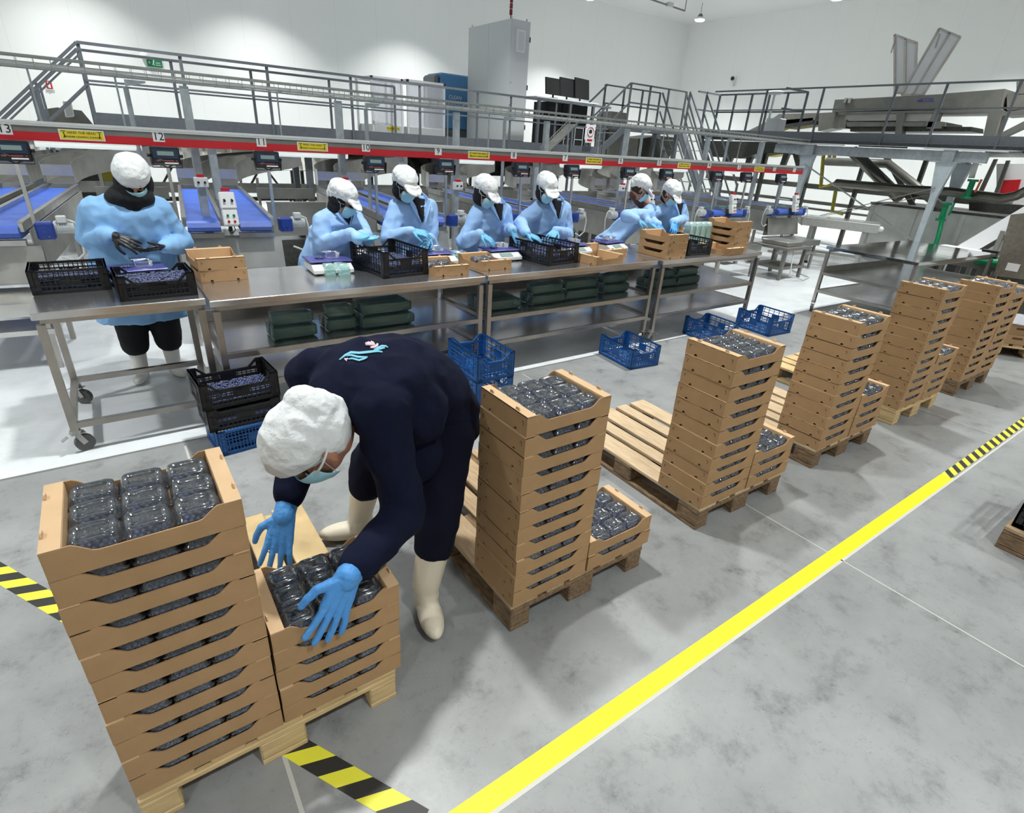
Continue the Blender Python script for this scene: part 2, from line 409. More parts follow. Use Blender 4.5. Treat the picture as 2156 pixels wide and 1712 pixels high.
# drain covers
for i, (px, py) in enumerate(((1595, 553), (1520, 553))):
    p = at(px, py, z=0)
    t = thing('drain_cover', ['steel drain cover set in the white floor right of the table row', 'steel drain cover set in floor seen under the far table'][i], 'drain cover', (p.x, p.y, 0))
    MB().bb((-.17, -.17, .0), (.17, .17, .012)).build('cover_plate', DARKST, t); MB().bb((-.19, -.19, 0), (.19, .19, .006)).build('rim', STEEL2, t)

# ------------------------------------------------------------------ floor tapes
TYEL = mat('yellow_floor_tape', (.84, .76, .008), .5)
def stripe_mat(name, ang, period, y=(.78, .74, .05), k=(.025, .024, .022)):
    m = bpy.data.materials.new(name); m.use_nodes = True; nt = m.node_tree; b = nt.nodes['Principled BSDF']; L = nt.links.new
    tc = nt.nodes.new('ShaderNodeTexCoord'); mp = nt.nodes.new('ShaderNodeMapping'); mp.inputs['Rotation'].default_value = (0, 0, ang); L(tc.outputs['Object'], mp.inputs[0])
    sp = nt.nodes.new('ShaderNodeSeparateXYZ'); L(mp.outputs[0], sp.inputs[0])
    dv = nt.nodes.new('ShaderNodeMath'); dv.operation = 'DIVIDE'; dv.inputs[1].default_value = period; L(sp.outputs[0], dv.inputs[0])
    fr = nt.nodes.new('ShaderNodeMath'); fr.operation = 'FRACT'; L(dv.outputs[0], fr.inputs[0])
    lt = nt.nodes.new('ShaderNodeMath'); lt.operation = 'LESS_THAN'; lt.inputs[1].default_value = .5; L(fr.outputs[0], lt.inputs[0])
    mx = nt.nodes.new('ShaderNodeMix'); mx.data_type = 'RGBA'; mx.inputs[6].default_value = (*y, 1); mx.inputs[7].default_value = (*k, 1)
    L(lt.outputs[0], mx.inputs[0]); L(mx.outputs[2], b.inputs['Base Color']); b.inputs['Roughness'].default_value = .5; return m
tag(MB().bb((.36, .79, 0), (4.42, .862, .0015)).build('floor_tape', TYEL), 'plain yellow tape line running along the floor in front of the pallets', 'floor tape')
t = tag(MB().bb((0, 0, 0), (9, .062, .0016)).build('striped_floor_tape', stripe_mat('hazard_stripes_far', .87, .082), loc=(4.40, .80, 0)), 'yellow and black striped tape continuing the yellow line to the right', 'floor tape')
tag(MB().bb((.36, .776, 0), (13.4, .79, .0008)).build('old_tape_edge', mat('old_grey_tape', (.55, .54, .50), .6)), 'pale grey tape edge showing below the yellow line', 'floor tape')
a = V((-.95, 3.23, 0)); b_ = V((.405, .90, 0)); d = b_ - a
tag(MB().bb((0, -.04, 0), (d.length + .02, .04, .0012)).build('striped_floor_tape', stripe_mat('hazard_stripes_near', .80, .107), loc=a, rot=(0, 0, math.atan2(d.y, d.x))), 'yellow and black striped tape running diagonally under the nearest pallet', 'floor tape')

# ------------------------------------------------------------------ ceiling lamps
LAMPG = mat('lamp_glow', (1, 1, 1), .5, emis=(.96, 1.0, .98), estr=14.0)
def build_lamp():
    t = thing('high_bay_lamp', 'x', 'ceiling lamp')
    MB().cyl((0, 0, .10), (0, 0, .20), .10, .05, 16).build('housing', GREYP, t, smooth=False)
    MB().cyl((0, 0, .20), (0, 0, CEIL - 5.93), .008).build('hanger_rod', GREYP, t)
    MB().cyl((0, 0, .04), (0, 0, .11), .17, .11, 20).build('reflector', WHITEP, t)
    MB().ball((0, 0, .03), (.155, .155, .05), 20, 8).build('diffuser', LAMPG, t, smooth=True)
    return t
mk_lamp = Maker(build_lamp)
for i, (x, y) in enumerate(LAMPS):
    L_ = mk_lamp((x, y, 5.93), label=LAMP_LABELS[i] if i < 2 else 'white high bay lamp hanging under the ceiling of the hall', group=None if i < 2 else 'high bay lamps out of frame')
    if i < 2 and 'group' in L_: del L_['group']
    ld = bpy.data.lights.new('lamp_light', 'AREA'); ld.shape = 'DISK'; ld.size = .34; ld.energy = LAMP_W; ld.spread = 1.72; ld.color = (.97, 1.0, .98)
    lo = bpy.data.objects.new('lamp_light', ld); COL.objects.link(lo); lo.location = (x, y, 5.89)
# ================================================================== pallets
def euro_pallet(c_top, c_block, c_low, seed, rank):
    def fn():
        r = random.Random(seed); t = thing('wooden_pallet', 'x', 'pallet')
        xs = [(0, .145), (.19, .10), (.3275, .145), (.51, .10), (.655, .145)]
        for x, wd in xs:
            j = r.uniform(-.004, .004)
            MB().bb((x + j, r.uniform(0, .008), .122), (x + wd + j, 1.2, .144)).build('deck_board', WOOD[c_top], t, bevel=.003)
        for y in (0, .5275, 1.055): MB().bb((0, y, .100), (.8, y + .145, .1215)).build('cross_board', WOOD[c_block], t, bevel=.003)
        for y in (0, .5275, 1.055):
            for x, wd in ((0, .10), (.3275, .145), (.70, .10)):
                MB().bb((x, y, .022), (x + wd, y + .145, .0995)).build('block', WOOD[c_block], t, bevel=.006)
        for x, wd in ((0, .10), (.3275, .145), (.70, .10)): MB().bb((x, 0, 0), (x + wd, 1.2, .0215)).build('bottom_board', WOOD[c_low], t, bevel=.003)
        return t
    return fn
PX = [-.272, 1.062, 2.352, 3.628, 4.935, 6.19]
PY = [1.318, 1.335, 1.368, 1.385, 1.402, 1.385]
PR = [0, -.002, -.02, -.02, -.02, -.02]
PCOL = [('yellow', 'yellow', 'yellow'), ('tan', 'brown', 'brown'), ('pale', 'brown', 'brown'), ('pale', 'brown', 'brown'), ('yellow', 'yellow', 'yellow'), ('grey', 'brown', 'brown')]
PNAME = ['nearest', 'second', 'third', 'fourth', 'fifth', 'sixth']
PLAB = ['pale yellow pine pallet under the nearest boxes, beside the bending worker', 'weathered brown pallet under the second pile from the left',
        'weathered pallet with pale splintered deck under the third pile', 'brown pallet with an oval stamp under the fourth pile',
        'clean yellow pallet under the fifth pile from the left', 'dark worn pallet under the sixth pile, last in the row']
for i in range(6):
    p = euro_pallet(*PCOL[i], 20 + i, i)(); p.location = (PX[i], PY[i], 0); p.rotation_euler = (0, 0, PR[i]); tag(p, PLAB[i], 'pallet')
    if i == 3:
        ring = MB(); m = 20
        for k in range(m):
            a0, a1 = 2 * PI * k / m, 2 * PI * (k + 1) / m
            ring.bar((-.0012, .072 + .05 * math.cos(a0), .061 + .026 * math.sin(a0)), (-.0012, .072 + .05 * math.cos(a1), .061 + .026 * math.sin(a1)), .0015, .0025)
        blk = [c for c in p.children if c.name.startswith('block')][0]
        ring.build('oval_stamp', WOOD['brown'], blk)

# ================================================================== cardboard trays
TW, TD, TH = .408, .305, .0815
def tray_body():
    mb = MB(); w, d, h = TW / 2, TD / 2, TH - .001; th = .004
    mb.bb((-w + .0045, -d + .0045, .0005), (w - .0045, d - .0045, th))
    w -= .0042
    # long walls with a lowered middle
    for s in (-1, 1):
        lo = .050; e1 = .052; e2 = .088
        poly = [(-w, 0), (w, 0), (w, h), (w - e1, h), (w - e1 - .010, h - .006), (w - e2, lo + .003), (w - e2 - .012, lo), (-w + e2 + .012, lo), (-w + e2, lo + .003), (-w + e1 + .010, h - .006), (-w + e1, h), (-w, h)]
        mb.prism(poly, s * d, s * (d - th), 'y')
    return mb
def tray_short_wall(s):
    """short side wall with two round stacking holes at the foot and slits near the corners"""
    mb = MB(); w, d, h = TW / 2, TD / 2, TH - .001
    poly = [(-d, 0)]
    for cy in (-.085, .085):
        r = .0095
        poly += [(cy - r, 0)] + [(cy - r * math.cos(a), .006 + r * math.sin(a)) for a in [PI * k / 6 for k in range(0, 7)]] + [(cy + r, 0)]
    poly += [(d, 0), (d, h), (-d, h)]
    mb.prism(poly, s * w, s * (w - .004), 'x')
    return mb
def tray_ledge(s):
    mb = MB(); w, d, h = TW / 2, TD / 2, TH
    mb.bb((s * w, -d, h - .005), (s * (w - .040), d, h))
    mb.bb((s * (w - .037), -d + .004, .004), (s * (w - .041), d - .004, h - .004))
    return mb
def tray_tab(s, y):
    mb = MB(); w, h = TW / 2, TH
    x = s * (w - .006)
    pts = [(y - .012, h - .002), (y + .012, h - .002), (y + .012, h + .004), (y + .007, h + .012), (y - .007, h + .012), (y - .012, h + .004)]
    mb.prism(pts, x - .002, x + .002, 'x'); return mb
SLIT = mat('card_slit_shadow', (.10, .055, .03), .9)
def build_tray():
    t = thing('cardboard_tray', 'x', 'cardboard tray')
    mb = tray_body()
    for s in (-1, 1): mb2 = tray_short_wall(s); mb.add(mb2.v, mb2.f)
    mb.build('tray_body', CARD, t)
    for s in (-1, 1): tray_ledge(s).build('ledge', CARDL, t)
    sl = MB()
    for s in (-1, 1):
        for y in (-.13, .13):
            x = s * (TW / 2 + .0003); sl.box((x, y, .048), (.0006, .003, .017)); sl.box((x, y - math.copysign(.004, y), .056), (.0006, .009, .003))
    sl.build('corner_slits', SLIT, t)
    return t
def build_tray_tabs():
    t = build_tray(); t.name = 'cardboard_tray'
    for s in (-1, 1):
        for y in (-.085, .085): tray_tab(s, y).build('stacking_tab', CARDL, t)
    return t
mk_tray = Maker(build_tray); mk_tray_top = Maker(build_tray_tabs)

# ------------------------------------------------------------------ punnets
def rrect(cx, cy, hx, hy, r, z, k=3):
    pts = []
    for sx, sy, a0 in ((1, 1, 0), (-1, 1, PI / 2), (-1, -1, PI), (1, -1, 3 * PI / 2)):
        for i in range(k + 1):
            a = a0 + PI / 2 * i / k; pts.append(V((cx + sx * (hx - r) + r * math.cos(a), cy + sy * (hy - r) + r * math.sin(a), z)))
    return pts
def punnet_shell():
    mb = MB(); X, Y = .0530, .0470
    rings = [rrect(0, 0, X * .83, Y * .83, .012, .001), rrect(0, 0, X * .88, Y * .88, .013, .006), rrect(0, 0, X * .96, Y * .96, .013, .040), rrect(0, 0, X, Y, .012, .043),
             rrect(0, 0, X, Y, .012, .046), rrect(0, 0, X * .93, Y * .92, .013, .048), rrect(0, 0, X * .88, Y * .86, .014, .064), rrect(0, 0, X * .80, Y * .76, .013, .068), rrect(0, 0, X * .70, Y * .62, .011, .068), rrect(0, 0, X * .64, Y * .55, .010, .064)]
    mb.loft(rings)
    for x in (-.036, .036): mb.ball((x, 0, .064), (.007, .026, .006), 8, 6)
    for y in (-.033, -.020, .020, .033): mb.ball((0, y, .064), (.032, .0035, .0055), 10, 6)
    for x in (-.030, -.010, .010, .030):
        for s in (-1, 1): mb.cyl((x, s * .040, .010), (x, s * .0445, .040), .004, n=6)
    return mb
def berries(hx, hy, z0, layers, seed, r=.0072, jit=.002):
    rr = random.Random(seed); mb = MB()
    for k in range(layers):
        y = -hy + r
        row = 0
        while y < hy - r * .5:
            x = -hx + r * (1 + (row + k) % 2 * .9)
            while x < hx - r * .5:
                q = r * rr.uniform(.85, 1.12)
                mb.ball((x + rr.uniform(-jit, jit), y + rr.uniform(-jit, jit), z0 + k * r * 1.45 + rr.uniform(-jit, jit) * 1.6), q, 7, 5)
                x += r * 2.02
            y += r * 1.8; row += 1
    return mb
def build_punnet():
    t = thing('blueberry_punnet', 'x', 'punnet')
    punnet_shell().build('clear_shell', CLEAR, t, smooth=True)
    b = berries(.040, .034, .014, 3, 5).build('blueberries', BERRY, t, smooth=True); b['kind'] = 'stuff'
    return t
mk_punnet = Maker(build_punnet)
def build_punnet_small():
    t = thing('blueberry_punnet', 'x', 'punnet')
    punnet_shell().build('clear_shell', CLEAR, t, smooth=True)
    b = berries(.041, .036, .030, 1, 6, r=.0088).build('blueberries', BERRY, t, smooth=True); b['kind'] = 'stuff'
    MB().bb((-.040, -.034, .008), (.040, .034, .032)).build('packed_fruit', BERRY, t)['kind'] = 'stuff'
    return t
mk_punnet_far = Maker(build_punnet_small)

COLW = ['left', 'middle', 'right']; ROWW = ['front', 'middle', 'back']
rp = random.Random(11)
def place(base, rz, lx, ly):
    return (base[0] + lx * math.cos(rz) - ly * math.sin(rz), base[1] + lx * math.sin(rz) + ly * math.cos(rz))
far_punnets = MB(); far_n = 0
psh = punnet_shell()
def stack(pi, side, n):
    """stack of n trays on pallet pi; side 0 = left stack, 1 = right stack"""
    global far_n
    tall = {0: 'tall left stack', 1: 'right stack'}[side]
    pname = PNAME[pi] + ' pallet'
    for k in range(n):
        top = k == n - 1
        lx = .0 + TW / 2 + side * (TW + .008); ly = TD / 2
        x, y = place((PX[pi], PY[pi]), PR[pi], lx, ly); z = .1445 + k * TH
        jr = PR[pi] + rp.uniform(-.008, .008); x += rp.uniform(-.0025, .0025); y += rp.uniform(-.003, .003)
        if pi == 0 and side == 1: z = .1445 + k * TH
        lab = f'{"top" if top else ORD[k]} cardboard tray of the {tall} on the {pname}' + ('' if top else ', counted upward')
        mk = mk_tray_top if top else mk_tray
        mk((x, y, z), jr, lab, f'cardboard trays in the {tall} on the {pname}')
        cols = (-.108, 0, .108); rows = (-.0965, 0, .0965)
        if top:
            for ci, cx in enumerate(cols):
                for ri, cy in enumerate(rows):
                    X, Y = place((x, y), jr, cx + rp.uniform(-.002, .002), cy + rp.uniform(-.002, .002))
                    (mk_punnet if pi < 4 else mk_punnet_far)((X, Y, z + .0045), jr + rp.uniform(-.03, .03), f'clear blueberry punnet, {COLW[ci]} column, {ROWW[ri]} row, top tray, {tall}, {pname}', f'punnets in the top tray of the {tall} on the {pname}')
        else:
            for ci, cx in enumerate(cols):
                X, Y = place((x, y), jr, cx, rows[0])
                if pi < 5:
                    (mk_punnet if pi < 3 else mk_punnet_far)((X, Y, z + .0045), jr, f'{COLW[ci]} blueberry punnet in slot of {ORD[k]} tray up, {tall}, {pname}', f'punnets showing through the slots of the {tall} on the {pname}')
                else:
                    r = Matrix.Rotation(jr, 3, 'Z'); far_punnets.add([r @ v + V((X, Y, z + .0045)) for v in psh.v], psh.f); far_n += 1
for pi, (a, b) in enumerate(((11, 5), (11, 2), (11, 3), (11, 4), (12, 5), (11, 10))):
    stack(pi, 0, a); stack(pi, 1, b)
tag(far_punnets.build('blueberry_punnets', clear_plastic('dark_filled_punnets', (.06, .06, .09), .45, .1, .25, (.02, .02, .04)), smooth=True), 'blueberry punnets showing through the slots of the stacks on the sixth pallet', 'punnets', kind='stuff')

# ---- far pallet at the right edge with shallow boxes under film
p = euro_pallet('tan', 'yellow', 'brown', 77, 7)(); p.location = (8.20, 1.68, 0); p.rotation_euler = (0, 0, -.95); tag(p, 'pallet with low boxes under film at the far right edge', 'pallet')
def build_box():
    t = thing('cardboard_box', 'x', 'cardboard box')
    MB().bb((-.195, -.145, 0), (.195, .145, .11)).build('box_body', CARD, t, bevel=.004)
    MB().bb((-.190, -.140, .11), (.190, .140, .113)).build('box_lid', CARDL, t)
    MB().bb((-.05, -.1455, .06), (.05, -.1452, .085)).build('hand_hole', SLIT, t)
    return t
mk_box = Maker(build_box)
for k, (lx, ly, lz, lab) in enumerate(((.2, .15, 0, 'lower left closed box on the far right pallet'), (.6, .15, 0, 'lower right closed box on the far right pallet'), (.2, .15, .114, 'upper left closed box below the film'), (.6, .15, .114, 'upper right closed box below the film'), (.2, .46, .114, 'closed box in the second row of the far right pallet, left side'), (.6, .46, .114, 'closed box in the second row of the far right pallet, right side'),
                                 (.2, .46, 0, 'hidden lower box, second row left, far right pallet'), (.6, .46, 0, 'hidden lower box, second row right, far right pallet'))):
    x, y = place((8.20, 1.68), -.95, lx, ly); mk_box((x, y, .145 + lz), -.95, lab, 'boxes on the far right pallet')
x, y = place((8.20, 1.68), -.95, .4, .3)
fm = MB(); n = 14
for i in range(n + 1):
    for j in range(8):
        fm.v.append(V((-.40 + .8 * i / n, -.32 + .64 * j / 7, .015 + .018 * noise.noise(V((i * .9, j * 1.3, 2))))))
for i in range(n):
    for j in range(7): fm.f.append([i * 8 + j, i * 8 + 8 + j, i * 8 + 9 + j, i * 8 + 1 + j])
o = fm.build('plastic_film', FILM, None, smooth=True, loc=(x, y, .145 + .228), rot=(0, 0, -.95)); sd = o.modifiers.new('thickness', 'SOLIDIFY'); sd.thickness = .001
tag(o, 'crumpled clear film lying over the low boxes at far right', 'plastic film')
for k in range(4):
    x, y = place((8.85, 2.30), -.95, .2, .15); mk_box((x, y, .001 + k * .114), -.95, f'{ORD[k]} box up in the pile behind the film-covered boxes', 'boxes piled behind the film')
# ---- pallet with black crate cut by the right edge
q = at(2150, 1183, z=0)
p = euro_pallet('tan', 'brown', 'brown', 91, 8)(); p.location = (3.755, .372 - 1.2, 0); p.rotation_euler = (0, 0, 0); tag(p, 'brown pallet corner poking in at the right edge of the photo', 'pallet')

# ================================================================== plastic crates
def crate_mesh(W, D, H, dip_ax='x', dip=.055, grid=(11, 7), gb=(9, 5), t=.010):
    """perforated crate; walls across dip_ax ends carry the lowered hand rim"""
    mb = MB(); w, d = W / 2, D / 2
    z0 = .012
    # corner posts, base and rims
    for sx in (-1, 1):
        for sy in (-1, 1):
            mb.bb((sx * w, sy * d, 0), (sx * (w - .050), sy * (d - t), H)); mb.bb((sx * w, sy * d, 0), (sx * (w - t), sy * (d - .050), H))
    mb.bb((-w, -d, 0), (w, d, z0)) if False else None
    for i in range(gb[0] + 1):
        x = -w + W * i / gb[0]; mb.bb((max(-w, x - .004), -d, .004), (min(w, x + .004), d, z0))
    for i in range(gb[1] + 1):
        y = -d + D * i / gb[1]; mb.bb((-w, max(-d, y - .004), .005), (w, min(d, y + .004), z0 + .001))
    def wall(L, other, vert, lowered):
        # local: u along, v height
        o = MB(); hl = L / 2
        top = H - (dip if lowered else 0)
        def add(u0, u1, v0, v1, k=t):
            if vert == 'y':
                for s in (-1, 1): mb.bb((u0, s * other, v0), (u1, s * (other - k), v1))
            else:
                for s in (-1, 1): mb.bb((s * other, u0, v0), (s * (other - k), u1, v1))
        add(-hl, hl, 0, .026); add(-hl + .045, hl - .045, top - .016, top, t * 1.2)
        for v in (.36, .68): add(-hl, hl, H * v - .003, H * v + .003, t * 1.1)
        n = grid[0] if vert == 'y' else grid[1]
        for i in range(1, n):
            u = -hl + L * i / n; add(u - .0026, u + .0026, .02, top - .01, t * .55)
        m = 6
        for i in range(1, m):
            v = .026 + (top - .03) * i / m; add(-hl + .02, hl - .02, v - .0022, v + .0022, t * .5)
        if lowered:
            for sg in (-1, 1):
                for q in (-1, 1):
                    if vert == 'y': mb.bar((sg * (hl - .045), q * (other - t / 2), H - .006), (sg * (hl - .045 - dip * 1.1), q * (other - t / 2), top - .008), t, .014)
                    else: mb.bar((q * (other - t / 2), sg * (hl - .045), H - .006), (q * (other - t / 2), sg * (hl - .045 - dip * 1.1), top - .008), t, .014)
                if vert == 'y': mb.bb((sg * hl, -other, H - .012), (sg * (hl - .05), -other + t * 1.3, H)); mb.bb((sg * hl, other, H - .012), (sg * (hl - .05), other - t * 1.3, H))
                else: mb.bb((-other, sg * hl, H - .012), (-other + t * 1.3, sg * (hl - .05), H)); mb.bb((other, sg * hl, H - .012), (other - t * 1.3, sg * (hl - .05), H))
        add(-.05, .05, H * .36, H * .68, t * .8)
    wall(W, d, 'y', dip_ax == 'x'); wall(D, w, 'x', dip_ax == 'y')
    if dip_ax == 'x': # full rim on the other sides
        for s in (-1, 1): mb.bb((s * w, -d, H - .012), (s * (w - t * 1.4), d, H))
    else:
        for s in (-1, 1): mb.bb((-w, s * d, H - .012), (w, s * (d - t * 1.4), H))
    return mb
def crate(name, W, D, H, m, loc, rz, lab, ax='x', grid=(11, 7), dip=.055, cat='crate', group=None):
    o = crate_mesh(W, D, H, ax, dip, grid).build(name, m, loc=loc, rot=(0, 0, rz)); tag(o, lab, cat, group); return o
def crate_fill(W, D, z, loc, rz, lab, seed, r=.0085, lay=2):
    mb = berries(W / 2 - .014, D / 2 - .014, z, lay, seed, r=r, jit=.0035)
    core = MB().bb((-W / 2 + .014, -D / 2 + .014, .016), (W / 2 - .014, D / 2 - .014, max(.02, z - .004))); mb.add(core.v, core.f)
    o = mb.build('loose_blueberries', BERRY, smooth=True, loc=(loc[0], loc[1], loc[2]), rot=(0, 0, rz)); tag(o, lab, 'blueberries', kind='stuff')
TZ = .901
crate('plastic_crate', .40, .30, .145, CRATE_B, (-.262, 4.47, TZ), .02, 'black crate of blueberries on the left end of the leftmost table', grid=(16, 10), dip=.001)
crate_fill(.40, .30, .075, (-.262, 4.47, TZ), .02, 'loose blueberries in the black crate at the far left table end', 1)
crate('plastic_crate', .42, .31, .150, CRATE_B, (.172, 4.145, TZ), .04, 'black crate heaped with blueberries in front of the black-gloved worker', grid=(18, 11))
crate_fill(.42, .31, .085, (.172, 4.145, TZ), .04, 'loose blueberries in the black crate before the black-gloved worker', 2)
crate('plastic_crate', .40, .56, .200, CRATE_B, (1.835, 4.30, TZ), .10, 'large black crate between the scales on the second table', ax='x', grid=(10, 14))
crate_fill(.40, .56, .07, (1.835, 4.30, TZ), .10, 'loose blueberries in the large black crate of the second table', 3)
crate('plastic_crate', .40, .56, .185, CRATE_B, (3.42, 4.26, TZ), .12, 'large black crate shared by two workers on the third table', ax='x', grid=(10, 14))
crate_fill(.40, .56, .065, (3.42, 4.26, TZ), .12, 'loose blueberries in the large black crate of the third table', 4)
crate('plastic_crate', .38, .50, .170, CRATE_B, (5.36, 4.13, TZ), -.06, 'black crate between the cardboard trays on the right-hand table', ax='x', grid=(10, 14))
crate_fill(.38, .50, .06, (5.36, 4.13, TZ), -.06, 'loose blueberries in the black crate of the right-hand table', 5)
# floor pile: blue at the bottom, two black above
cx, cy = .47, 3.62
crate('plastic_crate', .46, .30, .17, CRATE_U, (cx + .03, cy - .01, .002), .10, 'blue crate at the bottom of the pile behind the bending worker', grid=(22, 12), dip=.001)
crate('plastic_crate', .44, .30, .15, CRATE_B, (cx - .005, cy, .174), .06, 'lower black crate in the pile behind the bending worker', grid=(16, 10), dip=.02)
crate('plastic_crate', .46, .31, .17, CRATE_B, (cx - .01, cy + .01, .326), .07, 'upper black crate, topmost of the pile behind the bending worker', grid=(16, 10))
crate_fill(.46, .31, .05, (cx - .01, cy + .01, .326), .07, 'blueberries in the topmost black crate of the floor pile', 8, lay=1)
crate_fill(.44, .30, .08, (cx - .005, cy, .174), .06, 'blueberries in the lower black crate of the floor pile', 9, lay=1)
crate('plastic_crate', .34, .50, .21, CRATE_U, (2.27, 3.53, .002), -.06, 'blue crate half hidden behind the bending worker and the second pile', ax='x')
crate('plastic_crate', .34, .50, .21, CRATE_U, (2.27, 3.53, .214), -.04, 'blue crate stacked on another beside the bending worker')
crate('plastic_crate', .36, .50, .205, CRATE_U, (4.045, 3.53, .002), -.10, 'empty blue crate alone on the floor in front of the third table', ax='x')
crate('plastic_crate', .38, .46, .21, CRATE_U, (5.48, 3.62, .002), -.10, 'blue crate on the floor just behind the third pile', ax='x')
crate('plastic_crate', .44, .48, .23, CRATE_U, (6.42, 3.52, .002), -.06, 'rightmost blue crate, under the end of the right-hand table', ax='x')
# black crate on the right-edge pallet
crate('plastic_crate', .60, .40, .30, CRATE_B, (4.085, .155, .146), 0, 'black crate on the pallet at the right edge of photo', grid=(14, 10), dip=.001)

# ------------------------------------------------------------------ trays lying on the tables
def tray_on(x, y, z, rz, lab, top=True): return (mk_tray_top if top else mk_tray)((x, y, z), rz, lab)
H90 = PI / 2
tray_on(.60, 4.53, TZ, H90 + .03, 'lower empty tray beside the black-gloved worker on second table', False)
tray_on(.59, 4.53, TZ + TH, H90 + .06, 'upper empty tray beside the black-gloved worker on second table')
def punnet_on(x, y, z, lab): mk_punnet((x, y, z), rnd.uniform(-.1, .1), lab)
tray_on(2.225, 4.12, TZ, H90 - .02, 'tray holding two punnets at the right end of second table')
tray_on(2.70, 4.19, TZ, H90 + .02, 'tray holding two punnets at the left end of third table')
for i, (x, y, lab) in enumerate(((2.16, 4.17, 'left punnet in the tray at the right end of second table'), (2.28, 4.18, 'right punnet in the tray at the right end of second table'),
                                 (2.64, 4.22, 'left punnet in the tray at the left end of third table'), (2.75, 4.23, 'right punnet in the tray at the left end of third table'))): punnet_on(x, y, TZ + .005, lab)
tray_on(3.905, 3.99, TZ, .12, 'empty tray at an angle near the front of the third table')
tray_on(4.25, 4.29, TZ, H90 + .10, 'empty tray behind the angled one on the third table')
for k in range(3): tray_on(4.895, 4.035, TZ + k * TH, H90 + .02 * k - .02, ['bottom', 'middle', 'top'][k] + ' tray of the three piled at the left of the right-hand table', k == 2)
tray_on(5.80, 3.93, TZ, H90 + .05, 'single low tray at the front right of the right-hand table')
for k in range(4): tray_on(6.24, 4.17, TZ + k * TH, H90 + .03 * (k % 2), ORD[k] + ' tray up in the pile at the far end of right-hand table', k == 3)
for k in range(2): tray_on(5.95, 4.50, TZ + k * TH, H90 + .05, ['lower', 'upper'][k] + ' tray half hidden behind the upright punnets on right-hand table', k == 1)

# ------------------------------------------------------------------ nested empty punnets
def nest_mesh(n, pitch, L=None):
    """punnet trays nested into each other, open side up then lying: a column of thin rims along +x"""
    mb = MB()
    for k in range(n):
        x = k * pitch
        for s, x2 in ((1.0, 0), (.90, pitch * .55)):
            pass
        rings = []
        for s, dx in ((1.0, 0), (1.0, .0012), (.93, .0014), (.80, .006)):
            rr = rrect(0, 0, .055 * s, .046 * s, .012, 0)
            rings.append([V((x + dx, p.x, p.y)) for p in rr])
        mb.loft(rings, caps=False)
    # outer thin walls of last ones and the closed nose
    e = (n - 1) * pitch
    a = [V((0, p.x, p.y)) for p in rrect(0, 0, .050, .041, .012, 0)]; b = [V((e, p.x, p.y)) for p in rrect(0, 0, .050, .041, .012, 0)]
    c = [V((e + .036, p.x, p.y)) for p in rrect(0, 0, .043, .034, .012, 0)]
    mb.loft([a, b, c])
    return mb
def nested(x, y, z, L, rz, m, lab, group=None, up=False):
    n = max(4, int(L / .009))
    mb = nest_mesh(n, L / n)
    t = thing('nested_punnets', lab, 'nested empty punnets', (x, y, z), rz, group)
    if up: mb.v = [V((v.z * 1.0, v.y, v.x + .0)) for v in mb.v]; mb.v = [V((v.x, v.y, v.z)) for v in mb.v]
    else: mb.v = [V((v.x, v.y, v.z + .047)) for v in mb.v]
    mb.build('punnet_stack', m, t, smooth=True)
    return t
def nest_pile(x0, x1, y, z, name, rows=2, yy=3):
    """a block of nested punnets lying on the shelf: yy deep, rows high"""
    k = 0
    for r in range(rows):
        for j in range(yy):
            dy = .115 * j + r * .03
            if r == rows - 1 and j == yy - 1 and rows > 1: continue
            pos = ['front', 'middle', 'back'][min(j, 2)]; lev = ['lower', 'upper'][r] if rows > 1 else 'single'
            nested(x0 + .01 * r, y + dy, z + r * .094, (x1 - x0) - .02 * r - .04, .0, NEST, f'{lev} {pos} row of nested punnets, {name}', 'nested punnets on the shelves')
SH = .538
nest_pile(.80, 1.12, 4.00, SH, 'leftmost pile on the second table shelf', 2, 2)
nest_pile(1.20, 1.44, 4.04, SH, 'second pile on the second table shelf', 2, 2)
nest_pile(1.46, 1.90, 3.99, SH, 'longest pile on the second table shelf', 2, 3)
nest_pile(2.60, 3.00, 4.02, SH, 'left pile on the third table shelf', 1, 3)
nest_pile(3.12, 3.52, 4.02, SH, 'middle pile on the third table shelf', 2, 2)
nest_pile(3.56, 4.00, 4.05, SH, 'right pile on the third table shelf', 2, 2)
nest_pile(4.12, 4.50, 4.10, SH, 'pile at the right end of the third table shelf', 2, 2)
nest_pile(4.78, 5.22, 4.06, SH, 'left pile on the right-hand table shelf', 2, 2)
nest_pile(5.26, 5.66, 4.06, SH, 'right pile on the right-hand table shelf', 2, 2)
for i, (x, y) in enumerate(((1.335, 4.30), (1.435, 4.26), (1.42, 4.36))):
    nested(x, y, TZ, .055, 0, NESTL, ['left', 'right', 'rear'][i] + ' short stack of pale empty punnets by the scale on second table', up=True)
for i in range(4):
    nested(5.68 + i * .095, 4.33 - .01 * i, TZ, .26, 0, NESTL, ['leftmost', 'second', 'third', 'rightmost'][i] + ' upright stack of pale punnets against the far tray pile', up=True)
for i in range(2): nested(2.50 + i * .09, 4.52, TZ, .05, 0, NESTL, ['left', 'right'][i] + ' stack of empty punnets beside the worker on third table', up=True)
